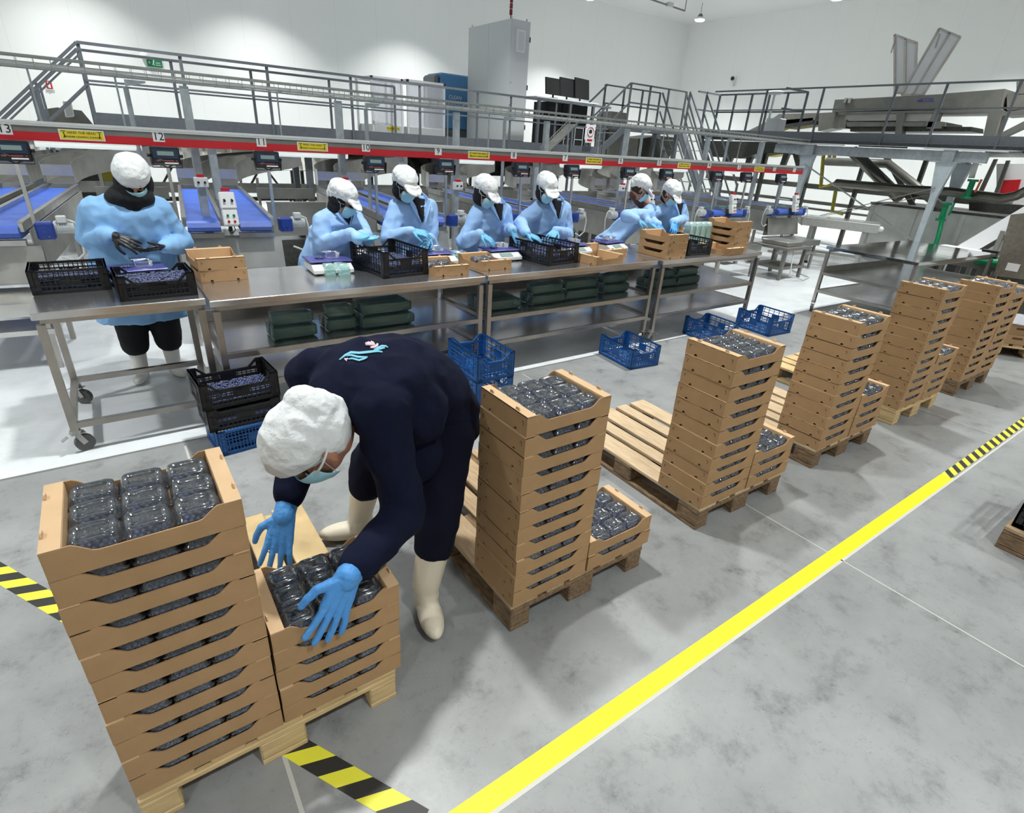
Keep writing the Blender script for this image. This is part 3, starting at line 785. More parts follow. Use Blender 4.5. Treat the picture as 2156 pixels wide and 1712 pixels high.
# ================================================================== steel tables
def caster(parent, x, y, rz=0, size=1.0):
    w = thing('caster', None, None); w.parent = parent; w.location = (x, y, 0); w.rotation_euler = (0, 0, rz)
    # a caster is one part mesh with the wheel as its sub-part
    return w
def caster_mesh(x, y, rz):
    r = Matrix.Rotation(rz, 3, 'Z'); mb = MB(); o = V((x, y, 0))
    def P(v): return r @ V(v) + o
    mb.cyl(P((0, 0, .125)), P((0, 0, .150)), .030, n=12)
    for s in (-1, 1): mb.bar(P((0, s * .022, .125)), P((.030, s * .022, .055)), .030, .004, up=r @ V((0, 1, 0)))
    mb.bar(P((-.030, 0, .128)), P((.045, 0, .128)), .05, .006)
    mb.bar(P((-.045, 0, .118)), P((-.080, 0, .10)), .03, .004)
    return mb, P((.030, -.016, .055)), P((.030, .016, .055))
def leg_with_caster(name, x, y, h, parent, rz, cz=.150, w=.04):
    l = MB().bb((x - w / 2, y - w / 2, cz), (x + w / 2, y + w / 2, h)).build('leg', FRAMEST, parent)
    mb, a, b = caster_mesh(x, y, rz); c = mb.build('caster', STEEL2, l)
    return l, a, b
def wheel(a, b, parent):
    mb = MB().cyl(a, b, .053, n=20); mb.cyl(a - (b - a) * .1, b + (b - a) * .1, .016, n=10)
    return mb.build('wheel', RUBBER, parent, smooth=False)
def table(x0, x1, y0, y1, lab, low, shelf=None, h=.90, rz=0, ang=(2.7, .4, -2.7, -.4)):
    """low: height of the low rails, shelf: height of the upper shelf"""
    t = thing('steel_work_table', lab, 'work table', (x0, y0, 0), rz); W, D = x1 - x0, y1 - y0
    MB().bb((0, 0, h - .004), (W, D, h)).bb((0, 0, h - .042), (W, .004, h - .004)).bb((0, D - .004, h - .042), (W, D, h - .004)).bb((0, .004, h - .042), (.004, D - .004, h - .004)).bb((W - .004, .004, h - .042), (W, D - .004, h - .004)).build('table_top', MIRR if h and rz else TOPST, t, bevel=.0015)
    for ya in (.03, D - .06): MB().bb((.03, ya, h - .075), (W - .03, ya + .03, h - .0425)).build('top_frame_rail', FRAMEST, t)
    for i, (x, y) in enumerate(((.03, .03), (W - .03, .03), (.03, D - .03), (W - .03, D - .03))):
        l, a, b = leg_with_caster('leg', x, y, h - .076, t, ang[i]); wheel(a, b, l)
    r = MB()
    for y in (.03, D - .03): r.bb((.05, y - .018, low), (W - .05, y + .018, low + .036))
    for x in (.03, W - .03): r.bb((x - .018, .05, low), (x + .018, D - .05, low + .036))
    r.build('low_rails', FRAMEST, t)
    if shelf:
        MB().bb((.05, .012, shelf - .036), (W - .05, .05, shelf)).bb((.05, D - .05, shelf - .036), (W - .05, D - .012, shelf)).bb((.012, .05, shelf - .036), (.05, D - .05, shelf)).bb((W - .05, .05, shelf - .036), (W - .012, D - .05, shelf)).build('shelf_frame', FRAMEST, t)
        MB().bb((.05, .05, shelf - .004), (W - .05, D - .05, shelf)).build('upper_shelf', TOPST, t)
        MB().bb((.05, D - .06, shelf + .001), (W - .05, D - .048, shelf + .085)).build('shelf_backboard', FRAMEST, t)
        MB().bb((.05, .05, low + .03), (W - .05, D - .05, low + .034)).build('lower_shelf', TOPST, t)
    return t
table(-.455, .412, 3.90, 4.755, 'leftmost steel table on wheels, without a shelf, before the black-gloved worker', .165, ang=(.3, .4, -.5, -.4))
table(.424, 2.475, 3.815, 4.68, 'second steel table from the left with shelves of nested punnets', .27, .535)
table(2.505, 4.605, 3.815, 4.68, 'third steel table from the left, in the middle of the row', .27, .535)
table(4.640, 6.430, 3.775, 4.64, 'rightmost table of the row, carrying piled cardboard trays', .27, .535)
tr = table(7.92, 10.25, 2.62, 3.78, 'empty steel table standing behind the fourth and fifth piles', .27, .55, rz=-.05)

# ================================================================== bench scales
def build_scale():
    t = thing('bench_scale', 'x', 'scale')
    mb = MB(); poly = [(-.16, .012), (.15, .012), (.15, .060), (-.09, .072), (-.16, .040)]
    mb.prism(poly, -.155, .155, 'x'); mb.build('scale_body', CABG, t, bevel=.004)
    for x in (-.12, .12):
        for y in (-.13, .12): MB().cyl((x, y, 0), (x, y, .0125), .014).build('foot', BLACK, t)
    MB().bb((-.12, -.06, .0725), (.12, .12, .085)).build('plate_carrier', BLACKM, t)
    MB().bb((-.165, -.095, .0855), (.165, .15, .094)).bb((-.165, -.095, .0945), (-.161, .15, .097)).build('weighing_plate', SCALEP, t, bevel=.002)
    d = MB().add([(-.075, -.151, .0470), (.055, -.151, .0470), (.055, -.103, .0685), (-.075, -.103, .0685)], [[0, 1, 2, 3]])
    o = d.build('display', SCREEN, t); sd = o.modifiers.new('t', 'SOLIDIFY'); sd.thickness = .002; sd.offset = 1
    return t
mk_scale = Maker(build_scale)
def open_punnet(x, y, z, rz, lab):
    t = thing('open_punnet', lab, 'punnet', (x, y, z), rz)
    mb = MB(); rg = [rrect(0, 0, .044, .037, .012, .001), rrect(0, 0, .050, .042, .013, .036), rrect(0, 0, .054, .046, .012, .040)]
    mb.loft(rg, caps=False); mb.add(rrect(0, 0, .044, .037, .012, .001), [list(range(16))]); mb.build('punnet_base', CLEAR, t, smooth=True)
    ld = MB(); ld.loft([rrect(0, .092, .054, .046, .012, .038), rrect(0, .092, .049, .041, .012, .034), rrect(0, .092, .046, .038, .012, .020), rrect(0, .092, .036, .026, .010, .018)]); ld.build('open_lid', CLEAR, t, smooth=True)
    return t
for x, y, z, lab in ((.105, 4.50, .12, 'scale with purple plate in front of black-gloved worker'), (1.375, 4.42, -.05, 'scale with purple plate at the left of the second table'),
                     (2.33, 4.44, .02, 'scale behind the tray at the right end of the second table'), (3.02, 4.42, -.02, 'scale with grey display facing us on the third table'),
                     (3.95, 4.43, .05, 'scale behind the trays at the right part of the third table'), (4.66 - .15, 4.47, .15, 'scale before the leaning worker, left of the piled trays')):
    mk_scale((x, y, TZ), z, lab)
    # open punnet being filled on the plate
    open_punnet(x + .04, y + .02, TZ + .0945 + .003, z + .1, 'open punnet on ' + lab)
    bb = berries(.035, .030, TZ + .108, 1, int(x * 10)); 
    o = bb.build('loose_blueberries', BERRY, smooth=True, loc=(x - .06, y + .03, -.008)); tag(o, 'blueberries lying on ' + lab, 'blueberries', kind='stuff')
# ================================================================== overhead number board along the sorting line
BY = 6.30
t = thing('number_board', 'long aluminium and red board carrying station numbers above the belts', 'sign board', (0, BY, 1.70))
MB().bb((-1.6, 0, .060), (11.45, .03, .110)).build('grey_band', MACHG, t)
MB().bb((-1.6, -.012, .105), (11.45, .05, .120)).bb((-1.6, -.018, .121), (11.45, .05, .140)).build('top_profile', ALU, t)
MB().bb((-1.6, -.003, -.006), (11.45, .025, .0595)).build('red_band', RED, t)
NUM = {'13': -.514, '12': .536, '11': 1.403, '10': 2.472, '9': 3.356, '8': 4.444, '7': 5.306, '6': 6.375, '5': 7.219, '4': 8.468, '3': 9.314, '2': 10.43, '1': 11.12}
for s_, x in NUM.items():
    pl = MB().bb((x - .045, -.006, .030), (x + .045, -.0035, .112)).build('number_plate', WHITEP, t)
    text(s_, .088, TXT, pl, (x, -.0075, .071))
for x in (-.02, 1.90, 3.92, 5.84, 7.82, 9.94):
    pl = MB().bb((x - .155, -.006, .012), (x + .155, -.0035, .092)).build('warning_plate', WHITEP, t)
    MB().bb((x - .148, -.008, .018), (x + .148, -.0062, .086)).build('yellow_field', YEL, pl)
    text('MIND THE HEAD', .026, TXT, pl, (x, -.0092, .068)); text('SPREIDER CANNING ZONNEN', .0185, TXT, pl, (x, -.0092, .037))
    g = MB()
    for sx in (-1, 1):
        cx = x + sx * .122; g.bb((cx - .016, -.0092, .076), (cx + .016, -.0085, .081)); g.ball((cx, -.009, .066), (.005, .0008, .005), 8, 6)
        g.bar((cx, -.009, .060), (cx - sx * .003, -.009, .044), .0008, .006, up=(1, 0, 0)); g.bar((cx - sx * .003, -.009, .044), (cx + .007, -.009, .028), .0008, .004, up=(1, 0, 0)); g.bar((cx - sx * .003, -.009, .044), (cx - .007, -.009, .028), .0008, .004, up=(1, 0, 0))
    g.build('walking_figures', TXT, pl)
# ------------------------------------------------------------------ support posts and cable tray
TY = 6.48
tall_posts = [.83, 2.26, 3.70, 5.09, 6.62, 8.55, 10.15]; thin_posts = [.385, 2.62, 4.50, 7.10, 9.30]
for i, x in enumerate(tall_posts):
    mb = MB(); mb.bb((x - .035, TY - .03, 0), (x + .035, TY + .03, 2.20))
    o = mb.build('support_post', GALV, bevel=.004); tag(o, f'{["first", "second", "third", "fourth", "fifth", "sixth", "seventh"][i]} wide blue-grey post from the left holding the cable tray', 'post')
for i, x in enumerate(thin_posts):
    mb = MB(); mb.cyl((x, TY + .14, 0), (x, TY + .14, 2.16), .022, n=10); mb.prism([(x, 2.16), (x + .16, 2.20), (x + .16, 2.215), (x, 2.215)], TY + .12, TY + .16, 'y')
    o = mb.build('bracket_post', GALV); tag(o, f'{["first", "second", "third", "fourth", "fifth"][i]} thin round post from the left with a bracket under the cable tray', 'post')
mb = MB(); x = -2.2
for dy, dz in ((-.06, 2.222), (.06, 2.222), (0, 2.222), (-.09, 2.305), (.09, 2.305), (-.075, 2.26)): mb.bar((-2.2, TY + dy, dz), (11.6, TY + dy, dz), .008 if dz < 2.3 else .014)
while x < 11.6:
    mb.bar((x, TY - .09, 2.305), (x, TY - .06, 2.222), .004); mb.bar((x, TY - .06, 2.218), (x, TY + .06, 2.218), .004); mb.bar((x, TY + .09, 2.305), (x, TY + .06, 2.222), .004); x += .11
t = thing('cable_tray', 'long wire mesh cable tray running above the number board', 'cable tray', (0, 0, 0)); mb.build('wire_mesh', MESHG, t)
mb = MB(); rr = random.Random(3)
for k in range(3):
    pts = [(-2.2 + i * .46, TY - .035 + k * .03 + rr.uniform(-.006, .006), 2.233 + .012 * (k % 3) + rr.uniform(-.003, .004)) for i in range(31)]
    mb.tube(pts, .006, 5)
mb.build('cables', mat('grey_cables', (.55, .56, .55), .6), t)
# tube lamps under the tray
mk = None
def build_tube():
    t = thing('tube_lamp', 'x', 'tube lamp')
    MB().bb((-.40, -.05, .03), (.40, .05, .06)).build('lamp_body', CABG, t, bevel=.004)
    MB().cyl((-.39, 0, .01), (.39, 0, .01), .034, n=14).build('lamp_tube', mat('lamp_tube_white', (.85, .90, .86), .3, emis=(.9, 1, .95), estr=.5), t, smooth=True)
    for x in (-.30, .30): MB().cyl((x, 0, .06), (x, 0, .58), .008).bb((x - .012, -.16, .57), (x + .012, .012, .58)).build('hanger', GALV, t)
    return t
mk_tube = Maker(build_tube)
for i, (x, rz) in enumerate(((.02, 0), (1.99, 0), (3.97, 0), (5.92, 0), (7.92, 0), (10.0, 0))):
    mk_tube((x, 6.64, at(1015, 342, y=6.64).z), 0, f'{["first", "second", "third", "fourth", "fifth", "sixth"][i]} white tube lamp from the left under the number board')

# ================================================================== belt stations
def build_display():
    t = thing('weight_display', 'x', 'weight display')
    MB().bb((-.013, -.013, -.50), (.013, .013, -.045)).build('stand_post', STEEL, t)
    yk = MB().bar((-.115, 0, -.045), (.115, 0, -.045), .03, .005).bar((-.115, 0, -.045), (-.125, 0, .06), .004, .03, up=(0, 1, 0)).bar((.115, 0, -.045), (.125, 0, .06), .004, .03, up=(0, 1, 0)).bar((0, .0, -.045), (-.05, 0, -.02), .01).bar((0, 0, -.045), (.05, 0, -.02), .01)
    yk.build('bracket', BLACK, t)
    rt = Matrix.Rotation(-.12, 3, 'X')
    c = MB().box((0, .03, .045), (.225, .085, .150), rt).build('display_case', BLACK, t, bevel=.010)
    fr = MB().box((0, -.0165, .066), (.190, .004, .074), rt).build('front_panel', PANELB, c)
    MB().box((0, -.0205, .070), (.125, .003, .034), rt).build('screen', SCREEN, c)
    g = MB().box((.02, -.0185, .012), (.075, .003, .009), rt); g.box((.078, -.0185, .012), (.010, .003, .010), rt); g.build('red_logo', mat('dull_red_logo', (.35, .05, .05), .5), c)
    sw = MB().box((-.045, -.0185, .022), (.052, .003, .007), Matrix.Rotation(-.12, 3, 'X') @ Matrix.Rotation(.5, 3, 'Y')); sw.box((-.060, -.0185, .012), (.03, .003, .012), rt); sw.build('hand_mark', mat('dusty_pink_mark', (.20, .09, .10), .5), c)
    MB().box((.035, -.0180, -.008), (.105, .003, .011), rt).build('white_strip', WHITEP, c)
    for s in (-1, 1): MB().cyl((s * .112, .03, .05), (s * .138, .03, .05), .014, n=10).build('clamp_knob', BLACK, c)
    return t
mk_disp = Maker(build_display)
def build_station():
    """two parallel belts with rails; origin on the floor at the middle of the front end, belts run away along +y"""
    t = thing('belt_station', 'x', 'conveyor'); LN = 3.45; zb = 1.07
    for s in (-1, 1):
        c = s * .225; hw = .140
        mb = MB(); prof = [(.02, zb - .10), (-.022, zb - .085), (-.045, zb - .05), (-.022, zb - .012), (.02, zb), (LN, zb - .02), (LN, zb - .06)]
        mb.prism([(y, z) for y, z in prof], c - hw, c + hw, 'x'); mb.build('belt', BELT, t)
        for q in (-1, 1):
            x = c + q * (hw + .016)
            MB().bb((x - .014, .0, zb - .045), (x + .014, LN, zb + .022)).bb((x - .020 , .03, zb + .0225), (x + .020, LN, zb + .032)).build('side_rail', STEEL, t)
        MB().bb((c - hw - .02, -.02, zb - .150), (c + hw + .02, .05, zb - .108)).build('end_plate', STEEL, t)
    MB().bb((-.41, .12, zb - .42), (-.402, LN, zb - .05)).bb((.402, .12, zb - .42), (.41, LN, zb - .05)).bb((-.402, .12, zb - .42), (.402, .128, zb - .152)).build('side_panel', STEEL2, t)
    hood = MB().prism([(.02, .60), (.02, .612), (.10, .90), (.10, .888)], -.46, .46, 'x'); hood.bb((-.46, .12, .58), (.46, .128, .90))
    hood.build('front_apron', STEEL2, t)
    MB().bb((-.50, -.48, .50), (.50, .10, .56)).bb((-.50, -.48, .46), (.50, -.47, .50)).bb((-.50, -.46, .30), (.50, -.10, .34)).build('front_tray', STEEL, t)
    for x in (-.44, .44):
        for y in (-.42, .35, 1.9, 3.2): MB().bb((x - .02, y - .02, 0), (x + .02, y + .02, .46 if y < 0 else .648)).build('leg', FRAMEST, t)
    # middle channel
    MB().bb((-.030, .02, zb - .05), (.030, LN, zb - .02)).build('middle_channel', DARKST, t)
    return t
mk_station = Maker(build_station)
def build_cbox():
    t = thing('control_box', 'x', 'control box')
    rt = Matrix.Rotation(-.32, 3, 'X')
    a = MB().box((0, 0, .20), (.135, .07, .150), rt).build('upper_box', WHITEP, t, bevel=.008)
    for x in (-.032, .032): MB().cyl(V((x, -.045, .215)), V((x, -.065, .208)), .011, n=10).build('black_knob', BLACK, a)
    b = MB().box((0, -.03, .055), (.130, .075, .150), rt).build('lower_box', WHITEP, t, bevel=.008)
    for x in (-.026, .026):
        MB().cyl(V((x, -.07, .082)), V((x, -.083, .078)), .011, n=10).build('green_button', GREENP, b); MB().cyl(V((x, -.08, .030)), V((x, -.093, .026)), .011, n=10).build('red_button', RED, b)
    MB().bb((-.035, .0, .285), (.035, .04, .315)).build('red_switch', RED, a)
    MB().tube([(-.02, -.03, -.02), (-.03, -.02, -.06), (0, .03, -.10)], .005, 6).tube([(.02, -.03, -.02), (.03, -.02, -.06), (0, .03, -.10)], .005, 6).build('cable', BLACK, t)
    return t
mk_cbox = Maker(build_cbox)
def build_motor():
    t = thing('gear_motor', 'x', 'motor')
    MB().bb((-.06, -.055, -.07), (.065, .055, .07)).build('gearbox', BLUEM, t, bevel=.014)
    m = MB().cyl((.0, .0, 0), (0, -.012 - .055, 0), .045, n=16); m.cyl((0, -.066, 0), (0, -.075, 0), .02, n=12); m.build('cover_disc', BLUEM, t)
    MB().bb((-.02, -.0585, -.045), (.025, -.0555, -.02)).build('rating_plate', CABG, t)
    mm = MB().cyl((.066, .03, .02), (.20, .03, .02), .050, n=16)
    for k in range(7): mm.cyl((.08 + k * .016, .03, .02), (.086 + k * .016, .03, .02), .056, n=16)
    mm.build('motor_body', CABG, t)
    MB().bb((.09, -.035, .06), (.16, .03, .115)).build('terminal_box', CABG, t, bevel=.006)
    MB().tube([(.16, 0, .08), (.21, 0, .06), (.235, -.01, -.05), (.22, -.01, -.20), (.15, 0, -.26), (.06, 0, -.22)], .010, 8).build('cable', mat('pale_cable', (.6, .62, .6), .5), t, smooth=True)
    return t
mk_motor = Maker(build_motor)
UN = ['leftmost', 'second', 'third', 'fourth', 'fifth', 'sixth', 'seventh']
XC = [-.955, .97, 2.915, 4.875, 6.80, 8.89, 10.90]
SK = -.104
for k, xc in enumerate(XC):
    mk_station((xc, 6.05, 0), SK, f'{UN[k]} pair of blue belts with steel sides, counted from the left', 'pairs of belts along the sorting line')
    if k >= 0:
        mk_cbox((xc - .005, 5.985, 1.06), 0, f'white control box with buttons between the {UN[k]} pair of belts', 'control boxes between the belts')
    mk_motor((xc + .52, 6.10, 1.02), .0, f'blue gear motor on the right side of the {UN[k]} pair of belts', 'blue gear motors of the belts')
    if k > 2: mk_motor((xc - .52, 6.12, 1.02), PI, f'blue gear motor on the left side of the {UN[k]} pair of belts', 'blue gear motors of the belts')
DN = {'13': -.49, '12': .545, '11': 1.395, '10': 2.49, '9': 3.35, '8': 4.44, '7': 5.30, '6': 6.38, '5': 7.22, '4': 8.47, '3': 9.32, '2': 10.43}
NWORD = {'13': 'thirteen', '12': 'twelve', '11': 'eleven', '10': 'ten', '9': 'nine', '8': 'eight', '7': 'seven', '6': 'six', '5': 'five', '4': 'four', '3': 'three', '2': 'two'}
for s_, x in DN.items():
    mk_disp((x, 6.10, 1.575), 0 if float(x) < 6 else -.12, f'dark weight display on a post under the number {NWORD[s_]} of the red board', 'weight displays along the sorting line')

# green belt strips on the right-hand stations
for k in (5, 6):
    for s in (-1, 1):
        tag(MB().bb((XC[k] + s * .225 - .13, 6.30, 1.10), (XC[k] + s * .225 + .13, 6.34, 1.107)).bb((XC[k] + s * .225 - .13, 6.315, 1.05), (XC[k] + s * .225 - .12, 6.325, 1.10)).bb((XC[k] + s * .225 + .12, 6.315, 1.05), (XC[k] + s * .225 + .13, 6.325, 1.10)).build('green_edge_strip', GREENP), f'green strip above the {"left" if s < 0 else "right"} belt of the {UN[k]} pair', 'strip')

# ------------------------------------------------------------------ collecting troughs between the stations
for k in range(len(XC)):
    a = XC[k] + .62 + .3; b = (XC[k + 1] if k + 1 < len(XC) else XC[k] + 1.9) - .62 + .42
    t = thing('collecting_trough', f'steel trough panel with a dark gap below, right of the {UN[k]} pair of belts', 'trough', (0, 8.6, 0))
    MB().bb((a, 0, .50), (b, .02, .95)).bb((a, -.03, .945), (b, .05, .965)).build('front_panel', STEEL2, t)
    MB().bb((a, .55, .95), (b, .57, 1.10)).bb((a, .02, .60), (b, .56, .62)).build('back_panel', STEEL2, t)
    MB().bb((a + .05, .10, .0), (b - .05, .50, .36)).build('dark_base', DARKST, t)
    for x in (a + .05, b - .05): MB().bb((x - .02, .02, 0), (x + .02, .06, .499)).build('leg', FRAMEST, t)
# low white duct ledge on floor behind
# ------------------------------------------------------------------ curved chutes from the sorter to the belts
def build_chute_r(R, ext):
    """steel channel curving from +x to the belt end; origin at the belt end on the floor"""
    t = thing('curved_chute', 'x', 'chute')
    N = 14; w = .155
    cen = []
    for i in range(N + 1):
        a = (PI / 2) * i / N
        cen.append((V((R - R * math.cos(a), R * math.sin(a), 1.10 + .20 * i / N)), V((math.cos(a), -math.sin(a), 0))))
    cen.append((V((R + ext, R, 1.36)), V((0, -1, 0))))
    def strip(off, z0, z1, th=.004):
        mb = MB(); rings = []
        for c, n in cen:
            p = c + n * off; q = c + n * (off + th); rings.append([V((p.x, p.y, p.z + z0)), V((q.x, q.y, q.z + z0)), V((q.x, q.y, q.z + z1)), V((p.x, p.y, p.z + z1))])
        return mb.loft(rings)
    strip(-w, .0, .26).build('inner_wall', STEEL2, t); strip(w, .0, .26).build('outer_wall', STEEL2, t)
    mb = MB(); rings = []
    for c, n in cen:
        p = c - n * w; q = c + n * w; rings.append([p, q, q + V((0, 0, .006)), p + V((0, 0, .006))])
    mb.loft(rings); mb.build('chute_floor', STEEL, t)
    # open box hood at the belt end
    MB().bb((-w - .004, -.10, 1.12), (-w, .04, 1.36)).bb((w, -.10, 1.12), (w + .004, .04, 1.36)).bb((-w, -.104, 1.20), (w, -.10, 1.32)).bb((-w, -.108, 1.318), (w, -.090, 1.328)).build('end_hood', STEEL, t)
    for p in ((.5 * R, .86 * R),): MB().bb((p[0] - .02, p[1] - .02, 0), (p[0] + .02, p[1] + .02, 1.15)).build('leg', FRAMEST, t)
    return t
mk_chL, mk_chR = Maker(lambda: build_chute_r(1.50, .20)), Maker(lambda: build_chute_r(1.05, .20))
for k, xc in enumerate(XC):
    for s in (-1, 1):
        x = xc + s * .225 + .36; (mk_chL if s < 0 else mk_chR)((x, 9.52, 0), SK, f'curved steel chute feeding the {"left" if s < 0 else "right"} belt of the {UN[k]} pair', 'curved chutes behind the belts')
# sorter body far behind, with sloping outlets
t = thing('sorter_line', 'long steel fruit sorter with sloping outlet plates below the walkway', 'sorting machine', (0, 12.15, 0))
MB().bb((-4.4, .3, 1.45), (9.8, .34, 1.62)).bb((-4.4, 1.1, 1.3), (9.8, 1.14, 1.72)).build('sorter_wall', STEEL2, t)
MB().bb((-4.4, .34, 1.42), (9.8, 1.1, 1.46)).build('sorter_bed', DARKST, t)
for i in range(36):
    x = -4.2 + i * .395
    MB().prism([(-.42, 1.18), (.34, 1.52), (.34, 1.74), (.2, 1.74), (-.42, 1.34)], x, x + .006, 'x').build('outlet_divider', STEEL2, t)
MB().add([(-4.3, -.42, 1.20), (9.8, -.42, 1.20), (9.8, .34, 1.50), (-4.3, .34, 1.50), (-4.3, -.42, 1.19), (9.8, -.42, 1.19), (9.8, .34, 1.49), (-4.3, .34, 1.49)], [[0, 1, 2, 3], [7, 6, 5, 4], [0, 4, 5, 1], [1, 5, 6, 2], [2, 6, 7, 3], [3, 7, 4, 0]]).build('outlet_slope', STEEL, t)
for i in range(9):
    x = -4.0 + i * 1.5
    fr = MB(); fr.bar((x, .35, 0), (x, .35, 1.42), .06); fr.bar((x, 1.1, 0), (x, 1.1, 1.3), .06); fr.bar((x, .35, .15), (x + .75, .35, 1.25), .035); fr.bar((x + 1.5, .35, .15), (x + .75, .35, 1.25), .035)
    fr.build('support_frame', DARKST, t)
MB().bb((-4.4, .5, .55), (9.8, .58, .62)).build('lower_beam', DARKST, t)
MB().bb((-4.4, -.35, .78), (9.8, -.31, .95)).build('low_rail', STEEL2, t)

# posts from the board down to each control box, and small boxes on the wide posts
for k, xc in enumerate(XC):
    if k == 0: continue
    tag(MB().bb((xc - .045, 6.335, 1.22), (xc + .025, 6.39, 1.70)).bb((xc - .045, 6.10, 1.22), (xc + .025, 6.39, 1.25)).bb((xc - .028, 6.335, 1.051), (xc + .028, 6.39, 1.22)).build('short_post', GALV, bevel=.004), f'short blue-grey post from the board down to the {UN[k]} pair of belts', 'post')
def build_ubox():
    t = thing('switch_box', 'x', 'control box')
    MB().bb((-.06, -.06, -.045), (.06, 0, .045)).build('box_body', WHITEP, t, bevel=.006)
    for x in (-.028, .028): MB().cyl((x, -.061, .0), (x, -.075, .0), .011, n=10).build('black_knob', BLACK, t)
    MB().bb((-.03, -.05, .046), (.03, -.01, .070)).build('red_switch', RED, t)
    return t
mk_ubox = Maker(build_ubox)
for i, x in enumerate(tall_posts[:5]):
    mk_ubox((x, TY - .031, at(417, 383, y=6.45).z), 0, f'small white switch box with two black knobs on the {["first", "second", "third", "fourth", "fifth"][i]} wide post')
# ================================================================== walkway on the left half
WY0, WY1, WX0, WX1 = 10.5, 11.55, .16, 10.05
ZD = 1.84
t = thing('raised_walkway', 'dark grey steel walkway with railings running behind the sorting line', 'walkway', (0, 0, 0))
MB().bb((WX0, WY0, ZD - .03), (WX1, WY1, ZD)).build('deck', GREYP, t)
for y, WX1 in ((WY0 - .02, 10.05), (WY1 + .01, 5.2)):
    MB().bb((WX0, y, ZD - .06), (WX1, y + .012, ZD + .115)).build('toe_board', GREYP, t)
    MB().bb((WX0, y + .013, ZD - .25), (WX1, y + .02, ZD - .0601)).bb((WX0, y - .02, ZD - .075), (WX1, y + .045, ZD - .061)).bb((WX0, y - .02, ZD - .26), (WX1, y + .045, ZD - .25)).build('side_beam', GREYP, t)
for i, x in enumerate((.17, 1.36, 2.55, 3.90, 5.20, 6.45, 7.25, 8.45, 9.95)):
    MB().bb((x - .022, WY0 - .035, ZD - .18), (x + .022, WY0 - .021, ZD + .94)).build('railing_post', GREYP, t)
    if x < 5.3: MB().bb((x - .022, WY1 + .03, ZD - .18), (x + .022, WY1 + .044, ZD + .94)).build('railing_post', GREYP, t)
for y, WX1 in ((WY0 - .03, 10.05), (WY1 + .036, 5.2)):
    for z, w in ((.94, .036), (.50, .026)): MB().bb((WX0, y - w / 2, ZD + z - w / 2), (WX1 + 0, y + w / 2, ZD + z + w / 2)).build('railing_bar', GREYP, t)
for x in (.3, 3.1, 6.0, 8.7):
    for y in (WY0 + .1, WY1 - .1): MB().bb((x - .05, y - .05, 0), (x + .05, y + .05, ZD - .031)).build('walkway_leg', GREYP, t)
MB().bb((4.0, WY1 + .06, ZD - .03), (10.0, 13.5, ZD)).build('rear_deck', GREYP, t)
for x in (4.2, 7.0, 9.8): MB().bb((x - .05, 13.38, 0), (x + .05, 13.48, ZD - .031)).build('walkway_leg', GREYP, t)
# stair at its left end, going down to the left
t = thing('left_stair', 'grey steel stair coming down from the left end of the walkway', 'stair', (WX0, 0, 0))
for y in (WY0 + .0, WY1 - .04):
    MB().bar((-.02, y, ZD - .10), (-1.85, y, .09), .03, .20).build('stringer', GREYP, t)
    MB().bar((0, y - .03, ZD + .94), (-1.95, y - .03, ZD + .94 - 1.78), .035).bar((0, y - .03, ZD + .86), (-1.95, y - .03, ZD + .86 - 1.78), .025).bar((0, y - .03, ZD + .45), (-1.9, y - .03, ZD + .45 - 1.73), .028).build('handrail', GREYP, t)
    for x in (-.55, -.62, -1.6): MB().bb((x - .016, y - .04, ZD - .16 + x * .91), (x + .016, y - .022, ZD + .92 + x * .91)).build('handrail_post', GREYP, t)
for i in range(8):
    z = ZD - .18 - i * .205; x = -.12 - i * .225
    MB().bb((x - .22, WY0 + .017, z - .01), (x, WY1 - .057, z)).build('tread', STEEL2, t)
# ------------------------------------------------------------------ things on the walkway
CYF = 10.78
a = at(1078, 38, y=CYF); b = at(1118, 48, y=CYF); c = at(987, 58, x=a.x)
CZ = ZD + .001
t = thing('switch_cabinet', 'tall light grey switch cabinet with a vent, standing on the walkway', 'switch cabinet', (a.x, CYF, CZ))
Wc, Dc, Hc = b.x - a.x, c.y - CYF, a.z - CZ
MB().bb((0, .012, 0), (Wc, Dc, .12)).build('plinth', GREYP, t)
MB().bb((0, .012, .121), (Wc, Dc / 2 - .002, Hc)).build('front_cabinet', CABG, t, bevel=.004)
MB().bb((0, Dc / 2 + .002, .121), (Wc, Dc, Hc)).build('rear_cabinet', CABG, t, bevel=.004)
dr = MB().bb((.01, -.004, .13), (Wc - .01, .0115, Hc - .01)).build('door', CABG, t, bevel=.002)
vg = MB().bb((.13 * Wc / .48, -.014, Hc - .55), (Wc - .12, -.0045, Hc - .16)).build('vent_grille', WHITEP, dr)
vl = MB()
for i in range(12): vl.bb((.17, -.017, Hc - .51 + i * .027), (Wc - .155, -.0145, Hc - .497 + i * .027))
vl.build('vent_slats', CABG, dr)
for z in (.35, 1.1, Hc - .35): MB().bb((Wc - .012, -.02, z), (Wc + .004, -.0045, z + .09)).build('hinge', BLACK, dr)
for z in (.8, 1.2): MB().cyl((.035, -.02, z), (.035, -.0045, z), .010).build('lock', STEEL2, dr)
for x in (.05, Wc - .05):
    for y in (.08, Dc - .08): MB().cyl((x, y, Hc), (x, y, Hc + .05), .018).build('lifting_eye', CABG, t)
lt = thing('warning_lamp', 'dark red signal lamp column on top of the tall grey cabinet', 'signal lamp', (a.x + .14, CYF + .25, CZ + Hc + .001))
MB().cyl((0, 0, 0), (0, 0, .10), .012).build('lamp_stem', BLACK, lt)
